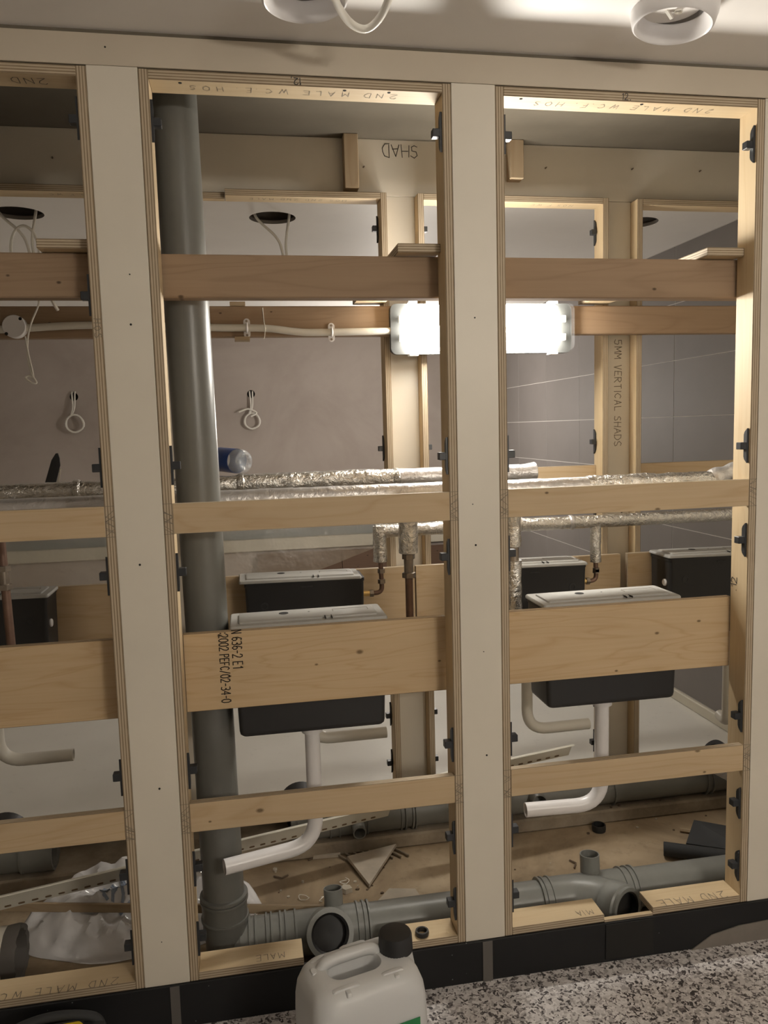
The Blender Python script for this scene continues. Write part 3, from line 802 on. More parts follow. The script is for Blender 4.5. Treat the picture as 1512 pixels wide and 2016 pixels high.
sweep('thin_cable', smoothpts([(0.262, 0.772, 1.80), (0.264, 0.770, 1.76), (0.266, 0.748, 1.737), (0.265, 0.769, 1.712), (0.262, 0.776, 1.704)], 5), 0.0016, 'cable', e, 6)
for z0, dx in ((1.811, 0.0), (1.703, 0.01)):
    tag(board('cable_bracket', (0.160+dx, 0.755, z0-0.006), (0.208+dx, 0.80, z0+0.006), 'batten', b=0.001), 'small wooden packing block %s the back joist near the conduit saddle' % ('on top of' if z0 > 1.75 else 'under'), 'block', 'packing blocks')
o = sweep('hanging_cable', smoothpts([(-0.40, 0.745, 1.83), (-0.402, 0.735, 1.80), (-0.425, 0.735, 1.75), (-0.436, 0.725, 1.70), (-0.438, 0.72, 1.64), (-0.430, 0.715, 1.60), (-0.416, 0.71, 1.573), (-0.428, 0.705, 1.572), (-0.446, 0.71, 1.587), (-0.438, 0.715, 1.594), (-0.425, 0.715, 1.59), (-0.436, 0.72, 1.66), (-0.442, 0.725, 1.71)], 5), 0.0028, 'cable', None, 8)
tag(o, 'white flat cable loop hanging below the round junction box', 'cable')
o = sweep('cable_tail', smoothpts([(-0.362, 0.75, 1.87), (-0.365, 0.74, 1.83), (-0.357, 0.74, 1.806), (-0.35, 0.75, 1.79)], 5), 0.005, 'cable', None, 8)
tag(o, 'short bright cable end beside the hanging cable above the back joist', 'cable')

def coil(name, c, r, label, turns=2, knot=False):
    e = empty(name, c, label, 'cable', 'coiled cable tails on the plaster wall')
    p = []
    for i in range(turns*20+1):
        a = math.pi/2+2*math.pi*i/20
        p.append((c[0]+r*math.cos(a)*(1+0.04*math.sin(i)), YF-0.03-0.012*(i/20), c[2]-r*1.5+r*math.sin(a)*(1+0.03*math.cos(i*1.3))))
    sweep('coil', p, 0.0075, 'cable', e, 8)
    for dx in (-0.012, 0.012):
        sweep('tail', smoothpts([(c[0]+dx, YF+0.03, c[2]+0.16), (c[0]+dx, YF-0.02, c[2]+0.14), (c[0]+dx*0.6, YF-0.04, c[2]+0.03), (c[0]+dx*0.3-0.02, YF-0.045, c[2]-r*0.5)], 5), 0.0065, 'cable', e, 8)
    if knot:
        sweep('knot', smoothpts([(c[0]-0.11, YF-0.05, c[2]-0.02), (c[0]-0.03, YF-0.06, c[2]+0.005), (c[0]+0.04, YF-0.065, c[2]-0.03), (c[0]-0.01, YF-0.07, c[2]-0.06)], 5), 0.0075, 'cable', e, 8)
coil('cable_coil', (-1.204, YF, 1.625), 0.072, 'round cable coil below the wall hole seen in the left-hand opening')
coil('cable_coil', (0.262, YF, 1.60), 0.066, 'knotted cable coil below the wall hole seen right of the soil stack', 2, True)
for k, (hx, hy, hr) in enumerate(bholes[:2]):
    e = empty('ceiling_cable', (hx, hy, CEIL), 'twin cable tails hanging from the ceiling hole in the %s opening' % ('left-hand' if k == 0 else 'middle'), 'cable', 'cables from the ceiling holes')
    for s in (-1, 1):
        sweep('cable', smoothpts([(hx+s*0.075, hy, CEIL+0.08), (hx+s*0.065, hy-0.01, CEIL), (hx+0.03+s*0.022, hy-0.02, CEIL-0.075), (hx+0.04+s*0.008, hy-0.02, CEIL-0.13), (hx+0.05+s*0.008, hy-0.02, CEIL-0.23)], 6), 0.0055, 'cable', e, 8)
    c0 = (hx+0.02, hy-0.02, CEIL-0.21 if k else CEIL-0.14)
    sweep('loop', smoothpts([(c0[0]+0.05*math.cos(a*0.7854), c0[1], c0[2]+(0.05 if k else 0.09)*math.sin(a*0.7854)) for a in range(8)], 4, True), 0.0055, 'cable', e, 8, closed=True)

# ------------------------------------------------------------------ soil stack and drains
e = empty('soil_stack', (0.077, 0.205, 0.02), 'tall grey soil stack standing behind the middle opening', 'pipe')
sx = lambda z: 0.0795-0.0098*z
RP = 0.0535
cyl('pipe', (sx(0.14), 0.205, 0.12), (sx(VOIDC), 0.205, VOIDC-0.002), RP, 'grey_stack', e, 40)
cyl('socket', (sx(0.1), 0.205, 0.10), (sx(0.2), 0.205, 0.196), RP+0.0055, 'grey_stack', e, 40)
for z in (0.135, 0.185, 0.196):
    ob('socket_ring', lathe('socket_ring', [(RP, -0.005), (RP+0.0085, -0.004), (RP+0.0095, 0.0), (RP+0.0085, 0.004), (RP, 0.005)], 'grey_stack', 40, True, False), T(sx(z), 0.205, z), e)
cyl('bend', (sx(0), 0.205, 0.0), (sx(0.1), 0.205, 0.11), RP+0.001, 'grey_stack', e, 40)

def ring(parent, x, y, z, r, w, mat, axis=(1, 0, 0), h=0.004):
    ob('ring', lathe('ring', [(r-0.001, -w/2), (r+h, -w/2*0.8), (r+h, w/2*0.8), (r-0.001, w/2)], mat, 36, True, False), aim((x, y, z), axis), parent)
DY, DZ = 0.203, 0.0585
e = empty('drain_run', (0.8, DY, 0.0), 'grey drain pipe run with pan branches along the front of the void floor', 'pipe')
cyl('pipe', (0.10, DY, DZ), (1.0, DY, DZ), RP, 'grey_pvc', e, 36)
cyl('pipe', (1.0, DY, DZ), (XR-0.02, DY, DZ), RP, 'grey_pvc', e, 36)
cyl('socket', (0.115, DY, DZ), (0.27, DY, DZ), RP+0.004, 'grey_pvc', e, 36)
for x in (0.14, 0.156, 0.185, 0.198, 0.222, 0.236, 0.262, 0.43, 0.447, 0.46):
    ring(e, x, DY, DZ, RP+0.003, 0.006, 'grey_pvc', h=0.005)
tee = cyl('tee_body', (0.25, DY, DZ), (0.455, DY, DZ), RP+0.0035, 'grey_pvc', e, 36)
bd = Vector((0.08, -1, 0.50)).normalized(); bo = Vector((0.338, DY, DZ+0.004))
ob('pan_branch', lathe('pan_branch', [(RP, 0.0), (RP, 0.06), (RP+0.006, 0.075), (RP+0.008, 0.102), (RP+0.008, 0.118), (RP-0.004, 0.118), (RP-0.004, 0.03), (0.0001, 0.03)], 'grey_pvc', 36, True, False), aim(bo, bd), e)
ob('branch_seal', lathe('branch_seal', [(RP-0.0035, 0.1165), (RP-0.010, 0.112), (RP-0.011, 0.088), (0.0001, 0.086)], 'black', 36, True, False), aim(bo, bd), e)
cyl('boss', (0.37, DY+0.03, DZ+0.04), (0.37, DY+0.04, DZ+0.092), 0.026, 'grey_pvc', e, 24, 0.003)
# swept branch in the right-hand opening
for x in (0.955, 0.966, 0.985):
    ring(e, x, DY, DZ, RP+0.003, 0.006, 'grey_pvc', h=0.005)
cyl('socket', (0.955, DY, DZ), (1.02, DY, DZ), RP+0.004, 'grey_pvc', e, 36)
for x in (1.205, 1.225, 1.24):
    ring(e, x, DY, DZ, RP+0.003, 0.006, 'grey_pvc', h=0.005)
cyl('tee_body', (1.01, DY, DZ), (1.245, DY, DZ), RP+0.0035, 'grey_pvc', e, 36)
sp_ = smoothpts([(1.0, DY, DZ), (1.06, DY-0.005, DZ+0.002), (1.115, DY-0.035, DZ+0.008), (1.15, DY-0.085, DZ+0.013)], 6)
sweep('swept_branch', sp_, RP+0.004, 'grey_pvc', e, 32)
bo = Vector((1.135, DY-0.065, DZ+0.012)); bd = Vector((0.5, -1, 0.12)).normalized()
ob('pan_branch', lathe('pan_branch', [(RP, 0.0), (RP+0.007, 0.004), (RP+0.009, 0.02), (RP+0.009, 0.05), (RP+0.004, 0.054), (RP+0.004, 0.064), (RP-0.006, 0.064), (RP-0.006, 0.02), (0.0001, 0.02)], 'grey_pvc', 36, True, False), aim(bo, bd), e)
ob('branch_seal', lathe('branch_seal', [(RP-0.0055, 0.0635), (RP-0.010, 0.060), (RP-0.011, 0.045), (0.0001, 0.044)], 'black', 36, True, False), aim(bo, bd), e)
cyl('boss', (1.118, DY+0.02, DZ+0.045), (1.118, DY+0.025, DZ+0.105), 0.028, 'grey_pvc', e, 28, 0.003)

e = empty('drain_run', (1.0, 0.72, 0.048), 'shaded grey drain pipe along the ledge at the back of the void', 'pipe')
BY, BZ = 0.722, 0.048+RP+0.001
cyl('pipe', (0.28, BY, BZ), (XR-0.02, BY, BZ), RP, 'grey_pvc_shade', e, 32)
cyl('socket', (0.30, BY, BZ), (0.44, BY, BZ), RP+0.004, 'grey_pvc_shade', e, 32)
cyl('tee_body', (0.44, BY, BZ), (0.66, BY, BZ), RP+0.003, 'grey_pvc_shade', e, 32)
for x in (0.41, 0.44, 0.52, 0.535, 0.65, 0.665, 0.69, 0.70, 1.42, 1.78, 1.80):
    ring(e, x, BY, BZ, RP+0.003, 0.006, 'grey_pvc_shade', h=0.005)
cyl('boss', (0.50, BY-0.05, BZ-0.005), (0.50, BY-0.095, BZ-0.012), 0.022, 'grey_pvc_shade', e, 20, 0.003)
cyl('boss', (1.125, BY-0.045, BZ+0.02), (1.12, BY-0.10, BZ+0.025), 0.026, 'grey_pvc_shade', e, 20, 0.003)
bo = Vector((0.32, BY, BZ)); bd = Vector((0, 1, 0.25)).normalized()
ob('pan_branch', lathe('pan_branch', [(RP, 0.02), (RP, 0.08), (RP+0.012, 0.082), (RP+0.012, 0.125), (RP-0.004, 0.125), (RP-0.004, 0.04), (0.0001, 0.04)], 'black', 32, True, False), aim(bo, bd), e)
e = empty('drain_run', (-0.7, 0.72, 0.048), 'dark drain pipe stub on the ledge at the back left', 'pipe')
cyl('pipe', (-1.5, BY, BZ), (-0.47, BY, BZ), RP, 'grey_pvc_shade', e, 32, 0.004)
cyl('socket', (-0.56, BY, BZ), (-0.465, BY, BZ), RP+0.006, 'grey_pvc_shade', e, 32, 0.006)
ring(e, -0.56, BY, BZ, RP+0.003, 0.008, 'grey_pvc_shade')
bo = Vector((-0.64, BY, BZ))
ob('pan_branch', lathe('pan_branch', [(RP, 0.02), (RP, 0.08), (RP+0.012, 0.082), (RP+0.012, 0.125), (RP-0.004, 0.125), (RP-0.004, 0.04), (0.0001, 0.04)], 'black', 32, True, False), aim(bo, bd), e)
e = empty('drain_stub', (-0.6, 0.27, 0.0), 'wide pale tube end with ragged taped rim at the lower left', 'pipe')
cyl('tube', (-1.4, 0.27, 0.075), (-0.452, 0.255, 0.075), 0.068, 'plastic_off', e, 36, 0.006)
vv = []; ff = []
for i in range(40):
    a = 2*math.pi*i/40
    for j, (r, x) in enumerate(((0.0685, -0.03), (0.0705, -0.005), (0.069, 0.006+0.006*mnoise.noise((i*0.7, 3, 1))), (0.058, 0.002+0.005*mnoise.noise((i*0.9, 7, 2))), (0.055, -0.03))):
        rr = r+0.0025*mnoise.noise((i*0.8, j*1.7, 5)); vv.append((x, rr*math.cos(a), rr*math.sin(a)))
for i in range(40):
    for j in range(4):
        q = (i+1) % 40; ff.append((i*5+j, q*5+j, q*5+j+1, i*5+j+1))
ob('taped_rim', mesh('taped_rim', vv, ff, 'tape', True, 40), T(-0.452, 0.255, 0.075), e)
# ribbed connector standing up at the back right
e = empty('pan_connector', (1.77, 0.62, 0.048), 'pale ribbed pan connector leaning at the back right', 'pipe fitting')
prof = [(0.046, 0.0)]
for k in range(9):
    prof += [(0.046, 0.006+k*0.022), (0.055, 0.010+k*0.022), (0.055, 0.020+k*0.022), (0.046, 0.024+k*0.022)]
prof += [(0.046, 0.215), (0.041, 0.215), (0.041, 0.01)]
ob('ribbed_tube', lathe('ribbed_tube', prof, 'plastic_white', 32, True, True), aim((1.93, 0.60, 0.13), (-0.85, -0.05, 0.52)), e)
ob('black_seal', lathe('black_seal', [(0.046, 0.208), (0.057, 0.210), (0.057, 0.222), (0.042, 0.222), (0.042, 0.19)], 'black', 32, True, False), aim((1.93, 0.60, 0.13), (-0.85, -0.05, 0.52)), e)

# ------------------------------------------------------------------ insulated pipes
def wrap(name, x0, x1, y, z, r, mat, parent, seed, n=26, step=0.012, amp=0.0022, dz=None):
    v = []; f = []; m = max(4, int((x1-x0)/step))
    for i in range(m+1):
        x = x0+(x1-x0)*i/m
        for k in range(n):
            a = 2*math.pi*k/n
            rr = r+amp*(mnoise.noise((x*26+seed, math.cos(a)*1.5, math.sin(a)*1.5))+0.6*mnoise.noise((x*70+seed, math.cos(a)*3, math.sin(a)*3)))
            v.append((x-x0, rr*math.cos(a), rr*math.sin(a)+(dz(x) if dz else 0)))
    for i in range(m):
        for k in range(n):
            q = (k+1) % n; f.append((i*n+k, i*n+q, (i+1)*n+q, (i+1)*n+k))
    f.append(tuple(range(n))[::-1]); f.append(tuple(m*n+k for k in range(n)))
    return ob(name, mesh(name, v, f, mat, True, 60), T(x0, y, z), parent)
def wrapv(name, x, y, z0, z1, r, mat, parent, seed):
    o = wrap(name, 0.0, z1-z0, 0, 0, r, mat, None, seed, 22, 0.006, 0.0026)
    m = frame((x, y, z0), (0, 0, 1), (1, 0, 0))
    o.parent = parent; o.matrix_parent_inverse = W[parent.name].inverted(); o.matrix_basis = m; W[o.name] = m
    return o
YA, ZA = 0.6, 1.2535
e = empty('insulated_pipe', (0, YA, ZA), 'thick foil wrapped pipe at the back with a flared cut end on the right', 'pipe', 'foil wrapped pipes')
wrap('foil_sleeve', -1.4, 0.17, YA, ZA, 0.0265, 'foil', e, 3)
wrap('foil_sleeve', 0.165, 0.645, YA, ZA+0.002, 0.0285, 'foil', e, 9, amp=0.003)
wrap('foil_sleeve', 0.64, 1.05, YA, ZA+0.002, 0.027, 'foil_soft', e, 17, amp=0.0012)
for x in (0.17, 0.645, -0.3):
    ob('tape_band', lathe('tape_band', [(0.027, -0.012), (0.031, -0.006), (0.0315, 0.006), (0.027, 0.012)], 'foil', 26, True, False), aim((x, YA, ZA+0.001), (1, 0, 0)), e)
ob('flared_end', lathe('flared_end', [(0.026, -0.01), (0.027, 0.02), (0.031, 0.05), (0.029, 0.052), (0.022, 0.02), (0.0001, 0.02)], 'foil_soft', 26, True, False), aim((1.05, YA, ZA+0.002), (1, 0, 0.04)), e)
YBp, ZBp = 0.33, 1.2295
e = empty('insulated_pipe', (0, YBp, ZBp), 'bubble foil wrapped pipe directly behind the upper rails', 'pipe', 'foil wrapped pipes')
wrap('foil_sleeve', -1.4, 0.31, YBp, ZBp, 0.027, 'foil_soft', e, 5, amp=0.001)
wrap('foil_sleeve', 0.305, 0.75, YBp, ZBp, 0.0262, 'foil_soft', e, 8, amp=0.001)
wrap('foil_sleeve', 0.745, 1.16, YBp, ZBp-0.002, 0.026, 'foil_soft', e, 11, amp=0.001)
wrap('foil_sleeve', 1.155, 1.57, YBp, ZBp, 0.0265, 'foil', e, 13, amp=0.003)
sweep('ragged_end', smoothpts([(1.55, YBp, ZBp), (1.585, YBp, ZBp+0.012), (1.61, YBp, ZBp+0.02), (1.63, YBp, ZBp+0.02)], 4), lambda t: 0.027+0.004*math.sin(t*9), 'foil_soft', e, 18)
YC, ZC = 0.72, 1.07
e = empty('insulated_pipe', (1.2, YC, ZC), 'foil wrapped feed pipe with drops to the back cisterns', 'pipe', 'foil wrapped pipes')
wrap('foil_sleeve', 0.595, 1.10, YC, ZC+0.004, 0.0225, 'foil', e, 21, amp=0.0015)
wrap('foil_sleeve', 1.095, 2.25, YC, ZC, 0.0225, 'foil', e, 25, amp=0.0015)
ob('tape_band', lathe('tape_band', [(0.0225, -0.008), (0.0255, -0.004), (0.0255, 0.004), (0.0225, 0.008)], 'foil_soft', 24, True, False), aim((1.275, YC, ZC), (1, 0, 0)), e)
wrapv('foil_drop', 0.6095, YC, 0.972, ZC+0.02, 0.0225, 'foil', e, 31)
wrapv('foil_drop', 1.366, YC, 0.928, ZC, 0.019, 'foil', e, 37)
for x, z1, xc, ze in ((0.6095, 0.975, 0.548, 0.868), (1.366, 0.93, 1.308, 0.862)):
    sweep('copper_feed', rounded([(x, YC, z1), (x+0.003, YC, ze), (xc, YC, ze)], 0.022, 6), 0.0078, 'copper', e, 12)
    for z in (z1-0.034, ze+0.038):
        ob('compression_nut', lathe('compression_nut', [(0.008, -0.008), (0.0125, -0.007), (0.0125, 0.007), (0.008, 0.008)], 'fitting', 6, False, False), T(x+0.002, YC, z), e)
    cyl('brass_tail', (xc-0.004, YC, ze), (xc+0.022, YC, ze), 0.0095, 'brass', e, 14)
    ob('compression_nut', lathe('compression_nut', [(0.008, -0.007), (0.0125, -0.006), (0.0125, 0.006), (0.008, 0.007)], 'fitting', 6, False, False), aim((xc+0.029, YC, ze), (1, 0, 0)), e)
# vertical drops of the nearer pipe
def nut(parent, x, y, z, r, h=0.016):
    ob('compression_nut', lathe('compression_nut', [(r*0.7, -h/2), (r, -h/2*0.85), (r, h/2*0.85), (r*0.7, h/2)], 'fitting', 6, False, False), T(x, y, z), parent)
e = empty('copper_drop', (0.624, YBp, 0.8), 'copper drop pipe with a foil sleeve left of the central panel', 'pipe', 'copper drops')
wrapv('foil_sleeve', 0.624, YBp, 1.06, 1.206, 0.0262, 'foil', e, 41)
sweep('copper_pipe', rounded([(0.624, YBp, 1.07), (0.624, YBp, 0.80), (0.56, 0.25, 0.79)], 0.03), 0.0111, 'copper', e, 16)
cyl('coupling', (0.624, YBp, 1.0), (0.624, YBp, 1.055), 0.0135, 'fitting', e, 16)
nut(e, 0.624, YBp, 1.05, 0.0185); nut(e, 0.624, YBp, 0.997, 0.0195)
e = empty('copper_drop', (0.932, YBp, 0.8), 'foil sleeved drop pipe close to the right side of the central panel', 'pipe', 'copper drops')
wrapv('foil_sleeve', 0.932, YBp, 1.062, 1.206, 0.0215, 'foil', e, 43)
wrapv('foil_sleeve', 0.932, YBp, 0.85, 1.022, 0.0225, 'foil', e, 47)
sweep('copper_pipe', rounded([(0.932, YBp, 1.07), (0.932, YBp, 0.82), (0.955, 0.255, 0.80)], 0.03), 0.0111, 'copper', e, 16)
cyl('coupling', (0.932, YBp, 1.022), (0.932, YBp, 1.062), 0.0155, 'fitting', e, 16)
e = empty('copper_drop', (-0.44, YBp, 0.8), 'bare copper drop pipe at the left edge', 'pipe', 'copper drops')
cyl('copper_pipe', (-0.4405, YBp, 1.206), (-0.432, YBp, 0.70), 0.0111, 'copper', e, 16)
cyl('coupling', (-0.439, YBp, 1.03), (-0.4395, YBp, 1.085), 0.0135, 'fitting', e, 16)
nut(e, -0.439, YBp, 1.078, 0.018); nut(e, -0.439, YBp, 1.03, 0.0195)

# ------------------------------------------------------------------ cisterns
def cistern(x0, y0, label, group, flush, back=False, knob=None, lid_shift=0.0, fdx=0.0):
    w, d, zb, zt = 0.378, 0.137, 0.662, 0.934
    cx, cy = x0+w/2, y0+d/2
    e = empty('cistern', (cx, cy, zb), label, 'cistern', group)
    m = T(cx, cy, 0)
    L = lambda s, z: [(p[0], p[1], z) for p in rrect(w*s, d*s, 0.012, 4)]
    tk = ob('tank', loft('tank', [L(0.93, zb), L(0.955, zb+0.004), L(0.965, zb+0.012), L(0.985, zb+0.13), L(1.0, zt-0.012), L(1.012, zt-0.010), L(1.012, zt)], 'black'), m, e)
    lx, ly = w*1.03, d*1.05
    lm = m @ T(lid_shift, 0, zt) @ Matrix.Rotation(0.012 if back else -0.004, 4, 'Y')
    ld = ob('lid', loft('lid', [[(p[0], p[1], z) for p in rrect(lx*s, ly*s, 0.008, 3)] for s, z in ((1, 0.0), (1, 0.005), (0.985, 0.0085))], 'lid'), lm, e)
    ob('raised_panel', loft('raised_panel', [[(p[0], p[1], z) for p in rrect(lx-q, ly-q, 0.005, 3)] for q, z in ((0.044, 0.0085), (0.046, 0.0125), (0.052, 0.014))], 'lid'), lm, ld)
    ob('valve_hole', lathe('valve_hole', [(0.0125, 0.0141), (0.012, 0.0148), (0.0001, 0.0143)], 'dark_hole', 20, False, False), lm @ T(-0.06, 0.012, 0), ld)
    ob('screw_hole', lathe('screw_hole', [(0.003, 0.0141), (0.0001, 0.0146)], 'dark_hole', 10, False, False), lm @ T(0.004, 0.012, 0), ld)
    for q in (0.04, 0.056):
        ob('latch_slot', box_mesh('latch_slot', 0.0022, 0.026, 0.004, 'dark_hole', 0.0003), lm @ T(q, -ly/2+0.019, 0.0125), ld)
    for a, b_, lx2, ly2 in ((0.11, 0.020, 0.09, 0.0012), (0.155, 0.008, 0.0012, 0.024), (0.065, 0.008, 0.0012, 0.024)):
        ob('moulded_line', box_mesh('moulded_line', lx2, ly2, 0.001, 'pencil_soft', 0.0002), lm @ T(a, b_, 0.0141), ld)
    # moulded blanks on the near face
    for a in (-0.13, 0.14):
        ob('blanking_boss', lathe('blanking_boss', [(0.013, 0), (0.013, 0.002), (0.008, 0.002), (0.008, 0.0005), (0.0001, 0.0005)], 'black', 18, True, False), aim((cx+a, y0+0.0012, zt-0.075), (0, -1, 0)), tk)
    ob('front_tab', box_mesh('front_tab', 0.036, 0.003, 0.004, 'black'), T(cx+0.005, y0-0.001, zt-0.018), tk)
    if knob:
        ob('inlet_blank', lathe('inlet_blank', [(0.0001, 0), (0.0125, 0), (0.0125, 0.004), (0.010, 0.006), (0.0001, 0.006)], 'plastic_white', 20, True, False), aim((cx+knob*(w/2-0.001), y0+0.035, zt-0.088), (knob, 0, 0)), e)
    fx = cx+fdx
    ob('outlet_nut', lathe('outlet_nut', [(0.018, zb-0.004), (0.027, zb-0.004), (0.0275, zb-0.026), (0.023, zb-0.028), (0.018, zb-0.028)], 'flush_grey' if back else 'plastic_white', 20, True, False), T(fx, cy, 0), e)
    sweep('flush_pipe', rounded([(fx, cy, zb-0.01), (fx, cy, flush[2])] + [flush], 0.075, 8), 0.0195, 'flush_grey' if back else 'plastic_white', e, 18, 0.0022)
    return e
cistern(0.135, 0.0945, 'black cistern behind the stencilled board in the middle opening', 'concealed cisterns', (0.088, 0.10, 0.330))
cistern(0.935, 0.0945, 'black cistern behind the board in the right-hand opening, nearest the viewer', 'concealed cisterns', (0.905, 0.175, 0.348))
cistern(0.166, 0.658, 'black cistern at the back behind the soil stack, brass tail on its right', 'concealed cisterns', (0.615, 0.73, 0.385), True, lid_shift=-0.012)
cistern(0.926, 0.658, 'black cistern at the back just right of the central panel', 'concealed cisterns', (1.345, 0.73, 0.345), True)
cistern(1.612, 0.658, 'black cistern at the back right, white blank on its left side', 'concealed cisterns', (1.905, 0.80, 0.30), True, knob=-1, fdx=0.085)
cistern(-0.80, 0.658, 'black cistern at the left edge, white blank on its right side', 'concealed cisterns', (-0.392, 0.73, 0.408), True, knob=1)

# ------------------------------------------------------------------ polythene sheet, bottle, tool, brown boards
NX, NZ = 70, 34
vv = []; ff = []
for i in range(NX+1):
    x = -1.25+(0.632+1.25)*i/NX
    zlow = 0.80 if x < 0.05 else 0.80+(x-0.05)/0.58*0.185
    for j in range(NZ+1):
        t = j/NZ; z = 1.25+(zlow-1.25)*t
        y = 0.925+0.018*mnoise.noise((x*3, z*4, 1))+0.012*math.sin(x*9+z*14)*t+0.012*abs(mnoise.noise((x*7+z*6, z*3-x*4, 4)))+0.006*mnoise.noise((x*25, z*18, 9))
        vv.append((x, y, z))
for i in range(NX):
    for j in range(NZ):
        a = i*(NZ+1)+j; ff.append((a, a+1, a+NZ+2, a+NZ+1))
o = ob('polythene_sheet', mesh('polythene_sheet', vv, ff, 'film', True))
tag(o, 'clear polythene sheet hanging in folds behind the back rails', 'sheet')
for x0, x1, lb in ((0.25, 1.0, 'reddish brown board leaning on the far wall, left one'), (1.004, 2.2, 'reddish brown board leaning on the far wall, right one')):
    tag(ob('brown_board', box_mesh('brown_board', x1-x0, 0.33, 0.018, 'brown_ply', 0.001), frame(((x0+x1)/2, YF-0.075, 0.166), (1, 0, 0), (0, 0.16, 1))), lb, 'board', 'brown boards at the far wall')

e = empty('plastic_bottle', (0.15, 0.70, 1.28), 'clear plastic water bottle with blue label lying on the foil pipe', 'bottle')
bm_ = aim((0.182, 0.662, 1.318), (-0.62, 0.75, 0.06))
ob('bottle_body', lathe('bottle_body', [(0.0001, 0.004), (0.016, 0.002), (0.024, -0.004), (0.034, 0.002), (0.038, 0.014), (0.037, 0.03), (0.038, 0.13), (0.036, 0.15), (0.024, 0.185), (0.0135, 0.20), (0.0135, 0.215), (0.0001, 0.215)], 'bottle', 28, True, False), bm_, e)
ob('bottle_label', lathe('bottle_label', [(0.0385, 0.034), (0.0388, 0.036), (0.0388, 0.115), (0.0385, 0.117)], 'bottle_label', 28, True, False), bm_, e)
ob('bottle_cap', lathe('bottle_cap', [(0.015, 0.206), (0.015, 0.222), (0.0001, 0.222)], 'bottle_label', 20, True, False), bm_, e)
for k in range(5):
    a = 2*math.pi*k/5
    ob('base_foot', lathe('base_foot', [(0.0001, -0.007), (0.006, -0.005), (0.008, 0.003)], 'bottle', 12, True, False), bm_ @ T(0.022*math.cos(a), 0.022*math.sin(a), 0.0), e)
e = empty('hand_tool', (-0.42, 0.88, 1.255), 'dark pointed tool blade propped behind the foil pipe on the left', 'tool')
pts2 = [(-0.016, 0), (0.016, 0), (0.017, 0.07), (0.010, 0.092), (0.002, 0.106), (-0.004, 0.104), (-0.012, 0.08)]
vv = [(p[0], -0.003, p[1]) for p in pts2]+[(p[0], 0.003, p[1]) for p in pts2]; nn = len(pts2)
ob('blade', mesh('blade', vv, [tuple(range(nn)), tuple(range(nn, 2*nn))[::-1]]+[(i, nn+i, nn+(i+1) % nn, (i+1) % nn) for i in range(nn)], 'rubber'), T(-0.435, 0.862, 1.257) @ Matrix.Rotation(0.28, 4, 'Y'), e)
ob('edge_strip', box_mesh('edge_strip', 0.005, 0.004, 0.05, 'plastic_off'), T(-0.405, 0.862, 1.285) @ Matrix.Rotation(0.22, 4, 'Y'), e)

# ------------------------------------------------------------------ things on the void floor
def bag_h(x, y):
    u = (x+0.17)/0.345; v = (y-0.44)/0.165
    r = math.sqrt(u*u+v*v)
    if r > 1.02: return 0.0
    b = max(0.0, 1-r**3)**0.7
    fold = 1.5*(0.55-abs(mnoise.noise((x*6+3+y*3, y*8-x*3, 0))))+0.8*(0.5-abs(mnoise.noise((x*13-y*6, y*15+5, 2))))
    fold += 0.5*(0.4-abs(mnoise.noise((x*24+y*9, y*26, 6))))
    return max(0.002, b*(0.020+0.15*max(0, 0.36+0.55*v))+0.05*b*fold)
nb, na = 40, 120
vv = []; ff = []
for i in range(nb+1):
    r = i/nb
    for k in range(na):
        a = 2*math.pi*k/na; wob = 1+0.10*mnoise.noise((math.cos(a)*2, math.sin(a)*2, 8))
        x = -0.17+0.345*r*math.cos(a)*wob; y = 0.44+0.165*r*math.sin(a)*wob
        vv.append((x, y, 0.0015 if i == nb else bag_h(x, y)))
for i in range(nb):
    for k in range(na):
        q = (k+1) % na; ff.append((i*na+k, (i+1)*na+k, (i+1)*na+q, i*na+q))
e = empty('polythene_bag', (-0.17, 0.44, 0), 'crumpled white polythene bag on the void floor by the soil stack', 'bag')
ob('bag_film', mesh('bag_film', vv, ff, 'bag', True, 28), None, e)
for s, o_, ang in (('RMI', (-0.255, 0.40), 0.7), ('20', (-0.215, 0.37), 0.7)):
    s = s.replace('X', 'E')
    pp, _ = text_polys(s, 0.05, 1.0, 0.0)
    ca, sa = math.cos(ang), math.sin(ang)
    def mf(q, o_=o_, ca=ca, sa=sa):
        x = o_[0]+q.x*ca-q.y*sa; y = o_[1]+q.x*sa+q.y*ca
        return Vector((x, y, bag_h(x, y)+0.003))
    dense = []
    for p in pp:
        dl = [p[0]]
        for i in range(len(p)-1):
            for t in (0.33, 0.66, 1): dl.append((p[i][0]+(p[i+1][0]-p[i][0])*t, p[i][1]+(p[i+1][1]-p[i][1])*t))
        dense.append(dl)
    ob('printed_text', strokes_mesh('printed_text', dense, 0.008, 'bag_print', mf), None, e)

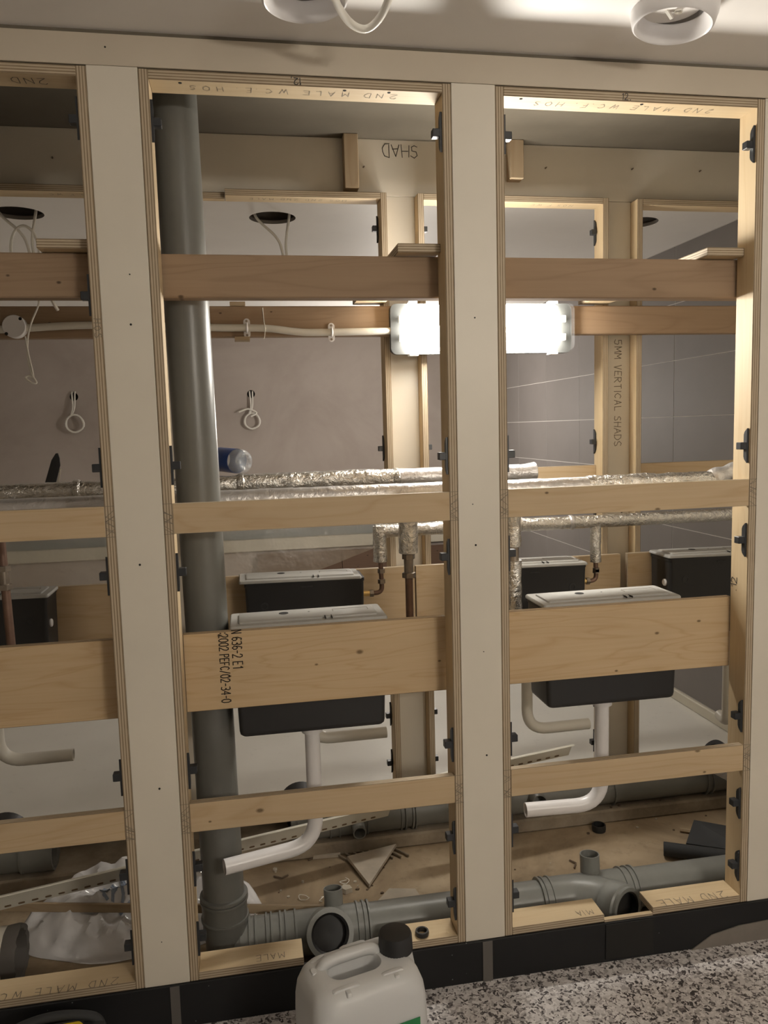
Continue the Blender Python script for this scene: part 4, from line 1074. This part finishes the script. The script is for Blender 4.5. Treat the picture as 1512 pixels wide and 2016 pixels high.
def trim_strip(a, b_, label, group, mat, slots=True, w=1.0):
    a = Vector(a); b_ = Vector(b_); L = (b_-a).length
    e = empty('perforated_trim', tuple((a+b_)/2), label, 'trim', group)
    m = frame(a, b_-a, (0, -0.55, 0.83))     # local X along, Y across the face (upwards), Z out
    prof = [(0.0, 0.0), (0.020, 0.001), (0.021, 0.006), (0.034, 0.007), (0.036, 0.002), (0.050, 0.0025), (0.060, -0.008), (0.059, -0.011), (0.049, -0.001), (0.034, -0.001), (0.0, -0.003)]
    prof = [(p[0]*w, p[1]) for p in prof]
    n = len(prof); vv = [(x, p[0], -p[1]) for x in (0, L) for p in prof]
    ff = [tuple(range(n)), tuple(range(n, 2*n))[::-1]]+[(i, n+i, n+(i+1) % n, (i+1) % n) for i in range(n)]
    ob('strip', mesh('strip', vv, ff, mat), m, e)
    if slots:
        x = 0.02
        while x < L-0.03:
            ob('slot', loft('slot', [[(p[0], p[1], z) for p in rrect(0.017, 0.0075, 0.0035, 3)] for z in (-0.0018, 0.0036)], 'slot'), m @ T(x, 0.0095*w, 0), e)
            x += 0.034
    return e
trim_strip((-0.66, 0.335, 0.135), (0.60, 0.660, 0.125), 'long cream slotted plastic trim lying over the white bag', 'plastic trims', 'upvc', True, 1.35)
trim_strip((0.72, 0.56, 0.262), (1.225, 0.63, 0.285), 'short grey green plastic trim behind the lower rail on the right', 'plastic trims', 'upvc', True, 1.1)
o = ob('timber_lath', box_mesh('timber_lath', 1.20, 0.022, 0.014, 'batten', 0.001), frame((-0.195, 0.362, 0.096), (1, -0.235, -0.0), (0, 0.3, 1)))
tag(o, 'thin timber lath lying across the bag behind the stack', 'lath')

def prism(name, pts, z0, z1, mat, parent=None, tilt=None, origin=None):
    n = len(pts); cx = sum(p[0] for p in pts)/n; cy = sum(p[1] for p in pts)/n
    v = [(p[0]-cx, p[1]-cy, 0) for p in pts]+[((p[0]-cx)*0.97, (p[1]-cy)*0.97, z1-z0) for p in pts]
    f = [tuple(range(n))[::-1], tuple(range(n, 2*n))]+[(i, (i+1) % n, n+(i+1) % n, n+i) for i in range(n)]
    m = T(cx, cy, z0)
    if tilt: m = m @ Matrix.Rotation(tilt[0], 4, 'X') @ Matrix.Rotation(tilt[1], 4, 'Y')
    return ob(name, mesh(name, v, f, mat), m, parent)
tag(prism('tile_offcut', [(0.452, 0.615), (0.628, 0.66), (0.501, 0.455)], 0.012, 0.021, 'tile_back', tilt=(0.06, 0.03)), 'large triangular tile offcut lying on the dusty floor', 'tile offcut', 'tile offcuts')
tag(prism('tile_offcut', [(0.345, 0.66), (0.435, 0.655), (0.45, 0.70), (0.37, 0.72)], 0.004, 0.014, 'tile_back', tilt=(0.10, 0.0)), 'small four sided tile offcut left of the triangular one', 'tile offcut', 'tile offcuts')
tag(prism('tile_offcut', [(0.47, 0.33), (0.66, 0.30), (0.64, 0.42), (0.56, 0.44)], 0.001, 0.006, 'tile_back'), 'thin pale tile offcut lying behind the drain pipe in the middle opening', 'tile offcut', 'tile offcuts')
ea = empty('adhesive_patch', (0.50, 0.63, 0), 'patch of ridged tile adhesive in the shade under the back drain', 'adhesive')
for k in range(8):
    x = 0.40+0.027*k
    ob('ridge', box_mesh('ridge', 0.10, 0.006, 0.008, 'ledge', 0.002), frame((x+0.04, 0.645, 0.006), (0.55, -0.8, 0), (0.8, 0.55, 0)), ea)
def chip(x, y, s, mat, label, group, seed, z=0.0):
    rnd = random.Random(seed); n = rnd.choice((4, 5, 5, 6)); a0 = rnd.uniform(0, 6)
    pts = [(x+s*rnd.uniform(0.6, 1)*math.cos(a0+2*math.pi*i/n), y+s*0.8*rnd.uniform(0.6, 1)*math.sin(a0+2*math.pi*i/n)) for i in range(n)]
    return tag(prism('rubble_chip', pts, z+0.0002, z+s*rnd.uniform(0.5, 0.9), mat), label, 'rubble', group)
chip(0.432, 0.46, 0.022, 'rubble', 'pale wedge of tile beside the point of the triangular offcut', 'rubble', 5)
chip(0.114, 0.462, 0.012, 'rubble', 'small pale crumb right of the soil stack base', 'rubble', 6)
chip(0.22, 0.625, 0.010, 'rubble', 'small pale crumb under the bent white flush pipe', 'rubble', 7)
for k in range(18):
    x = random.uniform(0.2, 0.66); y = random.uniform(0.33, 0.66)
    chip(x, y, random.uniform(0.003, 0.007), 'rubble' if k % 2 else 'dark_chip', 'tiny crumb of rubble on the floor of the middle opening', 'tiny crumbs, middle opening', 100+k)
for k in range(16):
    x = random.uniform(0.95, 1.9); y = random.uniform(0.29, 0.655)
    chip(x, y, random.uniform(0.003, 0.007), 'dark_chip' if k % 3 else 'rubble', 'tiny crumb of rubble on the floor of the right-hand opening', 'tiny crumbs, right opening', 200+k)
for k in range(8):
    chip(random.uniform(-0.5, -0.15), random.uniform(0.1, 0.26), random.uniform(0.003, 0.007), 'dark_chip', 'tiny dark crumb on the floor in front of the white bag', 'tiny crumbs, left opening', 300+k)
for k in range(9):
    x = random.uniform(1.25, 2.0); y = random.uniform(0.675, 0.70)
    chip(x, y, random.uniform(0.004, 0.009), 'dark_chip', 'dark crumb on the mortar ledge beside the back drain', 'ledge crumbs', 400+k, 0.048)
for k, (x, y, a) in enumerate(((0.33, 0.655, 0.5), (0.215, 0.585, -0.6), (1.155, 0.42, 1.0))):
    o = sweep('bent_nail', [(x, y, 0.004), (x+0.03*math.cos(a), y+0.03*math.sin(a), 0.005), (x+0.045*math.cos(a+0.5), y+0.045*math.sin(a+0.5), 0.005)], 0.0028, 'dark_chip', None, 6)
    tag(o, ('rusty bent nail below the four sided tile offcut', 'rusty bent nail between the flush pipe and the stack', 'rusty bent nail behind the drain in the right-hand opening')[k], 'nail', 'bent nails')
for k in range(3):
    x, y = (0.30, 0.43, 0.36)[k], (0.445, 0.505, 0.43)[k]
    p = [(x+0.016*math.cos(t*1.3+k), y+0.012*math.sin(t*1.1+k*2), 0.003+0.004*(t % 3)) for t in range(6)]
    tag(sweep('wood_shaving', smoothpts(p, 4), 0.0011, 'cable', None, 5), ('curled pale shaving nearest the drain pipe', 'curled pale shaving behind the pale wedge', 'curled pale shaving left of the pale wedge')[k], 'shaving', 'pale curled shavings')
def rub_ring(c, r, h, label, tilt):
    o = ob('rubber_ring', lathe('rubber_ring', [(r, 0), (r+0.0015, h/2), (r, h), (r-0.004, h), (r-0.004, 0)], 'black', 28, True, True), T(*c) @ Matrix.Rotation(tilt, 4, 'X'))
    tag(o, label, 'ring', 'black rubber rings')
rub_ring((0.572, 0.022, ZB+TP+0.0005), 0.0165, 0.012, 'black plastic ring lying on the sill of the middle opening', 0.0)
rub_ring((1.335, 0.625, 0.001), 0.023, 0.022, 'black rubber ring on the floor behind the right-hand flush pipe', 0.0)
o = sweep('timber_peg', [(1.60, 0.555, 0.008), (1.66, 0.518, 0.008)], 0.007, 'batten', None, 6); tag(o, 'short wooden peg on the floor behind the rubber roll', 'peg')
o = ob('wood_sliver', box_mesh('wood_sliver', 0.045, 0.009, 0.003, 'ply_clean', 0.0005), frame((1.20, 0.335, 0.004), (0.5, -0.8, 0), (0.8, 0.5, 0))); tag(o, 'pale wood sliver just behind the drain boss', 'sliver', 'wood slivers')
o = ob('wood_sliver', box_mesh('wood_sliver', 0.035, 0.012, 0.003, 'brown_ply', 0.0005), frame((1.35, 0.36, 0.004), (0.8, -0.5, 0), (0.5, 0.8, 0))); tag(o, 'brown wood sliver between drain and rubber roll', 'sliver', 'wood slivers')
# rubber matting: rolled edge and loose flap
e = empty('rubber_mat', (1.6, 0.43, 0), 'black rubber matting, partly rolled, on the floor at the right jamb', 'mat')
A = Vector((1.465, 0.425, 0.026)); B = Vector((1.70, 0.30, 0.026))
pf = []
for i in range(40):
    a = i*0.40; r = 0.0245-0.0135*i/39; pf.append((r*math.cos(a), r*math.sin(a)))
ax = (B-A).normalized(); m = aim(A, ax); Lr = (B-A).length
vv = []; ff = []
for (p, q) in pf: vv += [(p, q, 0), (p, q, Lr), (p*0.93, q*0.93, 0), (p*0.93, q*0.93, Lr)]
for i in range(len(pf)-1):
    a, b_ = i*4, (i+1)*4
    ff += [(a, a+1, b_+1, b_), (a+2, b_+2, b_+3, a+3), (a, b_, b_+2, a+2), (a+1, a+3, b_+3, b_+1)]
ob('roll', mesh('roll', vv, ff, 'rubber', True, 50), m, e)
fl = [(1.535, 0.41, 0.046), (1.63, 0.52, 0.058), (1.86, 0.47, 0.012), (1.84, 0.33, 0.012), (1.70, 0.32, 0.044)]
vv = [(*p[:2], p[2]) for p in fl]+[(*p[:2], p[2]-0.004) for p in fl]; nn = len(fl)
ob('flap', mesh('flap', vv, [(0, 4, 1), (1, 4, 3), (1, 3, 2), (5, 6, 9), (6, 8, 9), (6, 7, 8)]+[(i, (i+1) % nn, nn+(i+1) % nn, nn+i) for i in range(nn)], 'rubber'), None, e)

# ------------------------------------------------------------------ ceiling fittings
def downlight(x, y, tilt, label):
    e = empty('downlight_ring', (x, y, CEIL), label, 'light fitting', 'ceiling rings')
    m = T(x, y, CEIL) @ Matrix.Rotation(tilt[0], 4, 'X') @ Matrix.Rotation(tilt[1], 4, 'Y')
    ob('bezel', lathe('bezel', [(0.088, -0.004), (0.087, -0.012), (0.081, -0.034), (0.077, -0.037), (0.073, -0.034), (0.062, -0.006), (0.060, 0.014), (0.088, 0.012)], 'plastic_white', 48, True, True, 50), m, e)
    ob('throat', lathe('throat', [(0.0605, -0.002), (0.052, 0.012), (0.0001, 0.012)], 'tape', 36, True, False), m, e)
    ob('spring_clip', box_mesh('spring_clip', 0.05, 0.008, 0.004, 'plastic_off'), m @ T(-0.012, 0.012, 0.0) @ Matrix.Rotation(0.5, 4, 'Z') @ Matrix.Rotation(0.35, 4, 'Y'), e)
    ob('lamp_holder', lathe('lamp_holder', [(0.008, -0.004), (0.008, 0.01), (0.0001, 0.01), ], 'plastic_off', 12, True, False), m @ T(0.012, 0.005, 0), e)
downlight(0.336, -0.222, (0.0, 0.0), 'white ceiling ring at the top edge beside the clear cable loop')
downlight(1.097, -0.222, (0.02, 0.10), 'tilted white ceiling ring at the top right')
o = sweep('cable_loop', smoothpts([(0.365, -0.40, CEIL-0.002), (0.378, -0.29, 2.215), (0.415, -0.215, 2.196), (0.455, -0.19, 2.19), (0.482, -0.22, 2.20), (0.495, -0.28, 2.222), (0.505, -0.36, CEIL-0.002)], 6), 0.0075, 'cable', None, 10)
tag(o, 'white cable loop hanging from the ceiling beside the left ring', 'cable')

# ------------------------------------------------------------------ jerry can
CA = math.radians(14)
cm = T(0.372, -0.283, 0) @ Matrix.Rotation(CA, 4, 'Z')
e = empty('jerry_can', (0.372, -0.283, 0), 'white plastic jerry can with black screw cap in front of the skirting', 'jerry can')
w, d = 0.250, 0.176
NC = 13
def LR(wx, wy, z, r): return [(p[0], p[1], z) for p in rrect(wx, wy, r, NC)]
top = 0.300
loops = [LR(w*0.94, d*0.92, 0.0, 0.030), LR(w, d, 0.012, 0.036), LR(w, d, 0.20, 0.036), LR(w*0.995, d*0.99, 0.235, 0.038), LR(w*0.97, d*0.96, 0.262, 0.040), LR(w*0.915, d*0.89, 0.283, 0.042), LR(w*0.84, d*0.79, 0.295, 0.040), LR(w*0.74, d*0.66, top, 0.036)]
px, py = -0.012, 0.012
def PIT(wx, wy, z, r): return [(p[0]+px, p[1]+py-0.012, z) for p in rrect(wx, wy, r, NC)]
loops += [PIT(0.118, 0.060, top, 0.029), PIT(0.112, 0.054, top-0.006, 0.026), PIT(0.108, 0.050, top-0.045, 0.024), PIT(0.09, 0.034, top-0.055, 0.016)]
ob('can_body', loft('can_body', loops, 'can', True, True, True, 48), cm, e)
hp = smoothpts([(-0.080, 0.026, top-0.012), (-0.068, 0.026, top+0.002), (-0.045, 0.026, top+0.008), (0.0, 0.026, top+0.009), (0.030, 0.026, top+0.008), (0.046, 0.026, top+0.001), (0.055, 0.026, top-0.012)], 5)
h_ = sweep('handle', [cm @ Vector(p) for p in hp], 0.0125, 'can', e, 14)
ridge = lambda x, y, lx, ly, z=top-0.001, r=0.0: ob('moulded_rib', loft('moulded_rib', [[(p[0], p[1], q) for p in rrect(lx*s, ly*s, min(lx, ly)*0.3, 3)] for s, q in ((1, 0), (0.95, 0.005), (0.75, 0.0075))], 'can'), cm @ T(x, y, z) @ Matrix.Rotation(r, 4, 'Z'), e)
ridge(0.010, 0.064, 0.062, 0.011, 0.2935); ridge(-0.072, 0.054, 0.038, 0.010, 0.2935, 0.35); ridge(-0.094, 0.02, 0.012, 0.022, 0.2935)
ridge(-0.050, -0.054, 0.062, 0.012, 0.2950); ridge(-0.050, -0.064, 0.012, 0.022, 0.2925); ridge(0.052, -0.052, 0.05, 0.010, 0.2950); ridge(0.057, -0.061, 0.012, 0.018, 0.2925)
nk = (0.090, 0.014)
ob('neck', lathe('neck', [(0.040, 0.262), (0.036, 0.285), (0.031, 0.297), (0.0285, 0.300), (0.0285, 0.315), (0.0001, 0.315)], 'can', 36, True, False), cm @ T(nk[0], nk[1], 0), e)
vv = []; ff = []; nr = 72
for i in range(nr):
    a = 2*math.pi*i/nr; g = 0.0011 if i % 2 else 0.0
    for r, z in ((0.0370, 0.297), (0.0370-g, 0.300), (0.0357-g, 0.330), (0.0335, 0.335), (0.028, 0.3365)):
        vv.append((r*math.cos(a), r*math.sin(a), z))
for i in range(nr):
    q = (i+1) % nr
    for j in range(4): ff.append((i*5+j, q*5+j, q*5+j+1, i*5+j+1))
ff.append(tuple(i*5+4 for i in range(nr)))
ob('screw_cap', mesh('screw_cap', vv, ff, 'black', True, 40), cm @ T(nk[0], nk[1], 0), e)
lab = ob('label', box_mesh('label', 0.10, 0.13, 0.0012, 'plastic_white', 0.0002), cm @ frame((0.045, -d/2-0.0008, 0.145), (1, 0, 0), (0, 0, 1)), e)
ob('green_band', box_mesh('green_band', 0.10, 0.022, 0.0012, 'green', 0.0002), cm @ frame((0.045, -d/2-0.0016, 0.201), (1, 0, 0), (0, 0, 1)), lab)
ob('yellow_band', box_mesh('yellow_band', 0.10, 0.012, 0.0012, 'yellow', 0.0002), cm @ frame((0.045, -d/2-0.0016, 0.182), (1, 0, 0), (0, 0, 1)), lab)

# ------------------------------------------------------------------ tool bag at the lower left
e = empty('tool_case', (-0.30, -0.17, 0), 'black and yellow tool case at the bottom left corner', 'tool case')
tm = T(-0.282, -0.142, -0.0) @ Matrix.Rotation(0.05, 4, 'Z')
ob('case_body', loft('case_body', [[(p[0], p[1], z) for p in rrect(0.22*s, 0.10*s, 0.02, 5)] for s, z in ((0.95, 0.0), (1, 0.01), (1, 0.105), (0.96, 0.122), (0.88, 0.128))], 'rubber'), tm, e)
ob('lid_panel', loft('lid_panel', [[(p[0], p[1], z) for p in rrect(0.10*s, 0.045*s, 0.010, 5)] for s, z in ((1, 0.127), (1, 0.139), (0.93, 0.144))], 'yellow'), tm @ T(0.016, -0.004, 0), e)
sweep('carry_handle', [tm @ Vector(p) for p in smoothpts([(-0.10, 0.037, 0.11), (-0.085, 0.037, 0.132), (-0.03, 0.037, 0.148), (0.03, 0.037, 0.148), (0.085, 0.037, 0.132), (0.10, 0.037, 0.105)], 5)], 0.010, 'rubber', e, 12)
